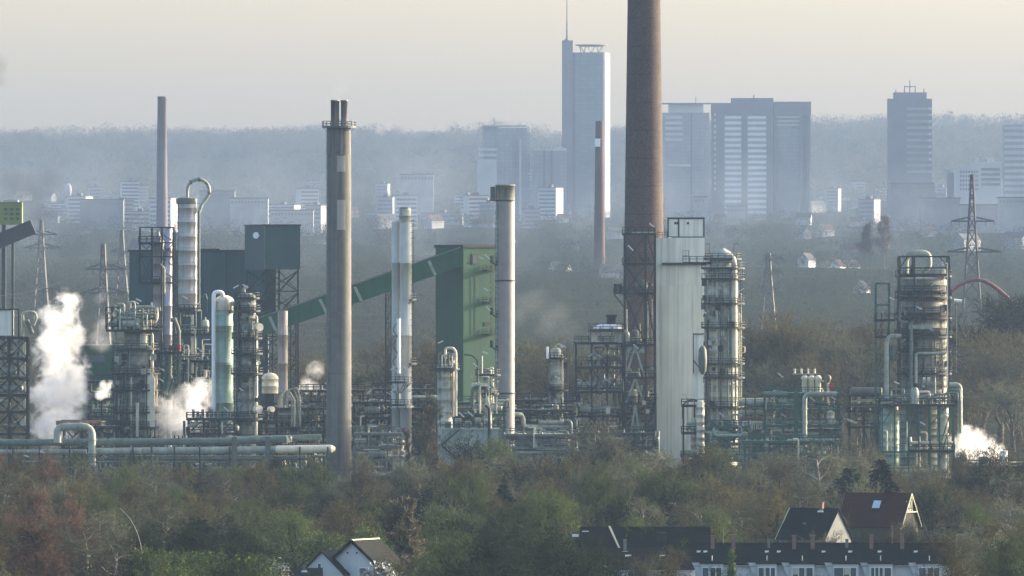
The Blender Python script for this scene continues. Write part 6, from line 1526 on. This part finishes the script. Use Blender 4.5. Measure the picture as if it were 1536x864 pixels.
for px, yt, D in ((95,700,1900),(338,752,1760),(665,742,1790),(1095,716,1900),(1440,730,1850)):
    tree_px('open2', px, yt, D, 'open-crowned bare tree with pale grey limbs in the belt before the plant', 'open-crowned pale-limbed trees before the plant', name='bare_tree', wf=1.1)
# single trees that stand out
tree_px('poplar0', 638, 590, 2240, 'tall narrow bare poplar in front of the concrete block', name='poplar_tree', wf=1.5)
tree_px('poplar1', 652, 604, 2246, 'third narrow bare poplar, just right of the tallest before the concrete block', name='poplar_tree', wf=1.25)
tree_px('poplar1', 617, 640, 2236, 'second narrow bare poplar just left of the tallest one before the concrete block', name='poplar_tree', wf=1.2)
tree_px('wisp', 612, 742, 1570, 'pale broom-shaped leafless poplar right of the white gabled house', name='poplar_tree', wf=1.9)
tree_px('spruce0', 1322, 686, 1900, 'dark spruce with drooping boughs directly behind the red-roofed house', name='spruce_tree', cat='spruce')
tree_px('spruce1', 1274, 700, 1930, 'smaller dark spruce left of the taller spruce behind the red roof', name='spruce_tree', cat='spruce', wf=1.25)
tree_px('spruce1', 756, 724, 1850, 'lone dark spruce among the bare trees below the concrete block', name='spruce_tree', cat='spruce')
tree_px('spruce0', 985, 730, 1880, 'dark broad evergreen standing right under the white slab tower', name='evergreen_tree', cat='evergreen', wf=1.2)
tree_px('ivy', 1098, 822, 1600, 'slim yellow-green leafing tree in front of the terrace', name='budding_tree', wf=.8)
tree_px('green1', 560, 778, 1690, 'broad yellow-green budding tree behind the white gabled house', name='budding_tree', wf=1.2)
tree_px('green0', 492, 790, 1660, 'yellow-green budding tree left of the white gable wing', name='budding_tree', wf=1.1)
tree_px('green0', 1130, 760, 1880, 'small bright yellow-green bush left of the black-roofed house', name='budding_tree', wf=.9)
tree_px('green1', 430, 690, 2230, 'pale green budding tree in front of the long pipelines', name='budding_tree', wf=1.2)
tree_px('green0', 350, 694, 2215, 'pale green rounded budding tree below the slender columns', name='budding_tree', wf=1.3)
tree_px('green1', 600, 692, 2220, 'fresh green budding tree at the foot of the slim double chimney', name='budding_tree', wf=.8)
tree_px('blossom', 392, 838, 1560, 'small white-blossoming tree above the black flat roof', name='blossom_tree')
tree_px('blossom', 562, 843, 1540, 'flowering pale shrub in front of the white gabled wall', name='blossom_tree')
tree_px('dark1', 800, 778, 1480, 'big dark wide-crowned bare tree at bottom centre', name='bare_tree', wf=1.3)
tree_px('dark2', 850, 800, 1440, 'dark bare tree with arching branches right of the big bottom-centre tree', name='bare_tree', wf=1.3)
tree_px('dark0', 740, 790, 1460, 'dark bare tree left of the big bottom-centre tree', name='bare_tree', wf=1.2)
tree_px('grey1', 900, 640, 2240, 'tall grey bare tree before the dark steel rack', name='bare_tree', wf=1.1)
tree_px('grey0', 868, 652, 2235, 'grey bare tree left of the tallest one before the dark steel rack', name='bare_tree', wf=1.0)
tree_px('grey2', 985, 668, 2230, 'grey bare tree whose branches cross the foot of the white slab tower', name='bare_tree', wf=.9)
tree_px('birch0', 1425, 775, 1640, 'bare tree standing before the pale gable right of the terrace', name='bare_tree', wf=1.1)
tree_px('brown1', 1480, 770, 1660, 'spreading brown bare tree before the grey-white gable near the right edge', name='bare_tree', wf=1.2)
tree_px('brown2', 1420, 790, 1560, 'bare brown tree at the right end of the terrace', name='bare_tree', wf=1.0)
D = 1500
o = P(215, 870, D)
b = MB().tube([P(215,880,D), P(216,850,D), P(212,820,D), P(205,795,D), P(194,776,D), P(180,762,D)], .04, 6, bend=2)
tag(b.build('bent_stem', M_pipe, None, (o[0], o[1], gz(o[0], o[1]))), 'thin pale pole bending to the left among the brown trees', 'stem')  # a pale reed-like plant stem, not a lamp standard
# ------------------------------------------------------------------ steam and smoke
def plume(name, label, cat, blobs, D, dens, col, amp=.95, nscale=.30, seed=0, group=None, gain=1.35, aniso=.2):
    """blobs: (px, py, radius px, depth offset m); the mesh is the union of slightly larger balls, the density fades inside each ball"""
    k = D/F; B = [(X(a,D), D+dy, Z(b_,D), r*k) for a, b_, r, dy in blobs]
    o = (B[0][0], D, min(q[2]-q[3] for q in B))
    bm = bmesh.new()
    for x, y, z, r in B:
        g_ = bmesh.ops.create_icosphere(bm, subdivisions=3, radius=r*1.12)
        bmesh.ops.translate(bm, verts=g_['verts'], vec=(x-o[0], y-o[1], z-o[2]))
    me = bpy.data.meshes.new(name); bm.to_mesh(me); bm.free()
    ob = bpy.data.objects.new(name, me); COL.objects.link(ob); ob.location = o
    md = ob.modifiers.new('union', 'REMESH'); md.mode = 'VOXEL'; md.voxel_size = max(.25, min(q[3] for q in B)*.2)
    dg = bpy.context.evaluated_depsgraph_get(); m2 = bpy.data.meshes.new_from_object(ob.evaluated_get(dg)); ob.modifiers.clear(); ob.data = m2; m2.name = name
    m = bpy.data.materials.new(name+'_vapour'); m.use_nodes = True; n = m.node_tree; L = n.links.new; n.nodes.remove(n.nodes['Principled BSDF'])
    tc = n.nodes.new('ShaderNodeTexCoord'); f = None
    for x, y, z, r in B:
        d = n.nodes.new('ShaderNodeVectorMath'); d.operation = 'DISTANCE'; L(tc.outputs['Object'], d.inputs[0]); d.inputs[1].default_value = (x-o[0], y-o[1], z-o[2])
        q = n.nodes.new('ShaderNodeMath'); q.operation = 'MULTIPLY_ADD'; L(d.outputs['Value'], q.inputs[0]); q.inputs[1].default_value = -1/r; q.inputs[2].default_value = 1.0
        if f is None: f = q.outputs[0]
        else:
            mx = n.nodes.new('ShaderNodeMath'); mx.operation = 'SMOOTH_MAX'; L(f, mx.inputs[0]); L(q.outputs[0], mx.inputs[1]); mx.inputs[2].default_value = .25; f = mx.outputs[0]
    nz = n.nodes.new('ShaderNodeTexNoise'); nz.noise_dimensions = '4D'; nz.inputs['W'].default_value = seed*3.7; nz.inputs['Scale'].default_value = nscale; nz.inputs['Detail'].default_value = 7; nz.inputs['Roughness'].default_value = .66; nz.inputs['Distortion'].default_value = .6
    L(tc.outputs['Object'], nz.inputs['Vector'])
    a = n.nodes.new('ShaderNodeMath'); a.operation = 'MULTIPLY_ADD'; L(nz.outputs[0], a.inputs[0]); a.inputs[1].default_value = amp*4; a.inputs[2].default_value = -amp*2.2
    s_ = n.nodes.new('ShaderNodeMath'); s_.operation = 'ADD'; L(f, s_.inputs[0]); L(a.outputs[0], s_.inputs[1])
    gn = n.nodes.new('ShaderNodeMath'); gn.operation = 'MULTIPLY'; gn.use_clamp = True; L(s_.outputs[0], gn.inputs[0]); gn.inputs[1].default_value = gain
    fr = n.nodes.new('ShaderNodeMath'); fr.operation = 'MULTIPLY'; fr.use_clamp = True; L(f, fr.inputs[0]); fr.inputs[1].default_value = 5.0
    mm = n.nodes.new('ShaderNodeMath'); mm.operation = 'MULTIPLY'; L(gn.outputs[0], mm.inputs[0]); L(fr.outputs[0], mm.inputs[1])
    dn = n.nodes.new('ShaderNodeMath'); dn.operation = 'MULTIPLY'; L(mm.outputs[0], dn.inputs[0]); dn.inputs[1].default_value = dens
    pv_ = n.nodes.new('ShaderNodeVolumePrincipled'); pv_.inputs['Color'].default_value = (*col, 1); pv_.inputs['Anisotropy'].default_value = aniso; L(dn.outputs[0], pv_.inputs['Density'])
    L(pv_.outputs[0], n.nodes['Material Output'].inputs['Volume'])
    ob.data.materials.clear(); ob.data.materials.append(m)
    return tag(ob, label, cat, group)
W = (.995,.995,.99)
plume('steam_plume', 'tall billowing white steam plume rising beside the left braced structure', 'steam', [(84,630,50,0),(92,592,50,0),(92,552,46,-1),(84,514,42,0),(86,480,36,0),(100,458,30,1),(62,600,30,1),(118,566,28,-1),(112,500,24,0)], 2372, .42, W, seed=1)
plume('steam_plume', 'small white steam puff left of the fat reactor column', 'steam', [(158,584,15,0),(150,592,10,0),(166,578,10,0)], 2390, .6, W, seed=2, nscale=.5)
plume('steam_plume', 'spreading white steam cloud low between the reactor column and the pale green column', 'steam', [(262,635,40,0),(288,608,38,0),(302,590,28,0),(252,612,28,1),(280,640,34,-1),(240,630,22,0)], 2342, .4, W, seed=3, nscale=.36)
plume('steam_plume', 'thin wisp of steam trailing around the left pale pylon', 'steam', [(158,480,26,0),(150,510,26,0),(172,470,18,0),(152,450,18,0)], 2600, .06, W, seed=4, nscale=.15)
plume('steam_plume', 'faint steam wisp between the thin vent stack and the tall concrete chimney', 'steam', [(474,556,18,0),(462,580,20,0),(478,590,16,0),(450,600,14,0)], 2440, .14, W, seed=5, nscale=.36)
plume('steam_plume', 'bright white steam burst at ground level beside the right column', 'steam', [(1452,662,30,0),(1470,670,32,0),(1488,680,26,0),(1440,680,18,0),(1500,690,11,0),(1430,660,13,1)], 2358, .36, W, seed=6, nscale=.34)
plume('steam_plume', 'faint pale steam haze drifting low behind the lilac chimney', 'steam', [(800,455,40,0),(830,480,40,0),(850,500,30,0),(780,470,30,0)], 3000, .006, W, seed=7, nscale=.08)
plume('smoke_plume', 'dark smoke smudge hanging above the yellow-green block house', 'smoke', [(45,290,42,0),(70,270,30,0),(20,275,34,0),(60,320,34,0)], 3480, .05, (.03,.03,.035), seed=8, nscale=.07, amp=.35, gain=1.2)
plume('smoke_plume', 'small grey smoke puff high at the left picture edge', 'smoke', [(-6,98,24,0),(-4,120,18,0)], 3560, .07, (.05,.05,.05), seed=9, nscale=.1, amp=.3, gain=1.2)
plume('smoke_plume', 'thin heat haze above the twin flues of the concrete chimney', 'smoke', [(510,134,16,0),(513,120,12,0)], 2302, .02, (.5,.5,.5), seed=10, nscale=.25, amp=.3, gain=1.2)

R = random.Random(44)
tag(plume('mist', None, None, [(60+i*118+R.uniform(-30,30), 312+R.uniform(-22,14), R.uniform(70,105), R.uniform(-350,350)) for i in range(13)], 8200, .0024, (.52,.62,.76), seed=11, nscale=.012, amp=.35, gain=.9), kind='stuff')
tag(plume('mist', None, None, [(40+i*150+R.uniform(-40,40), 395+R.uniform(-20,16), R.uniform(60,85), R.uniform(-200,200)) for i in range(11)], 5600, .0020, (.46,.56,.70), seed=12, nscale=.018, amp=.45, gain=.9), kind='stuff')
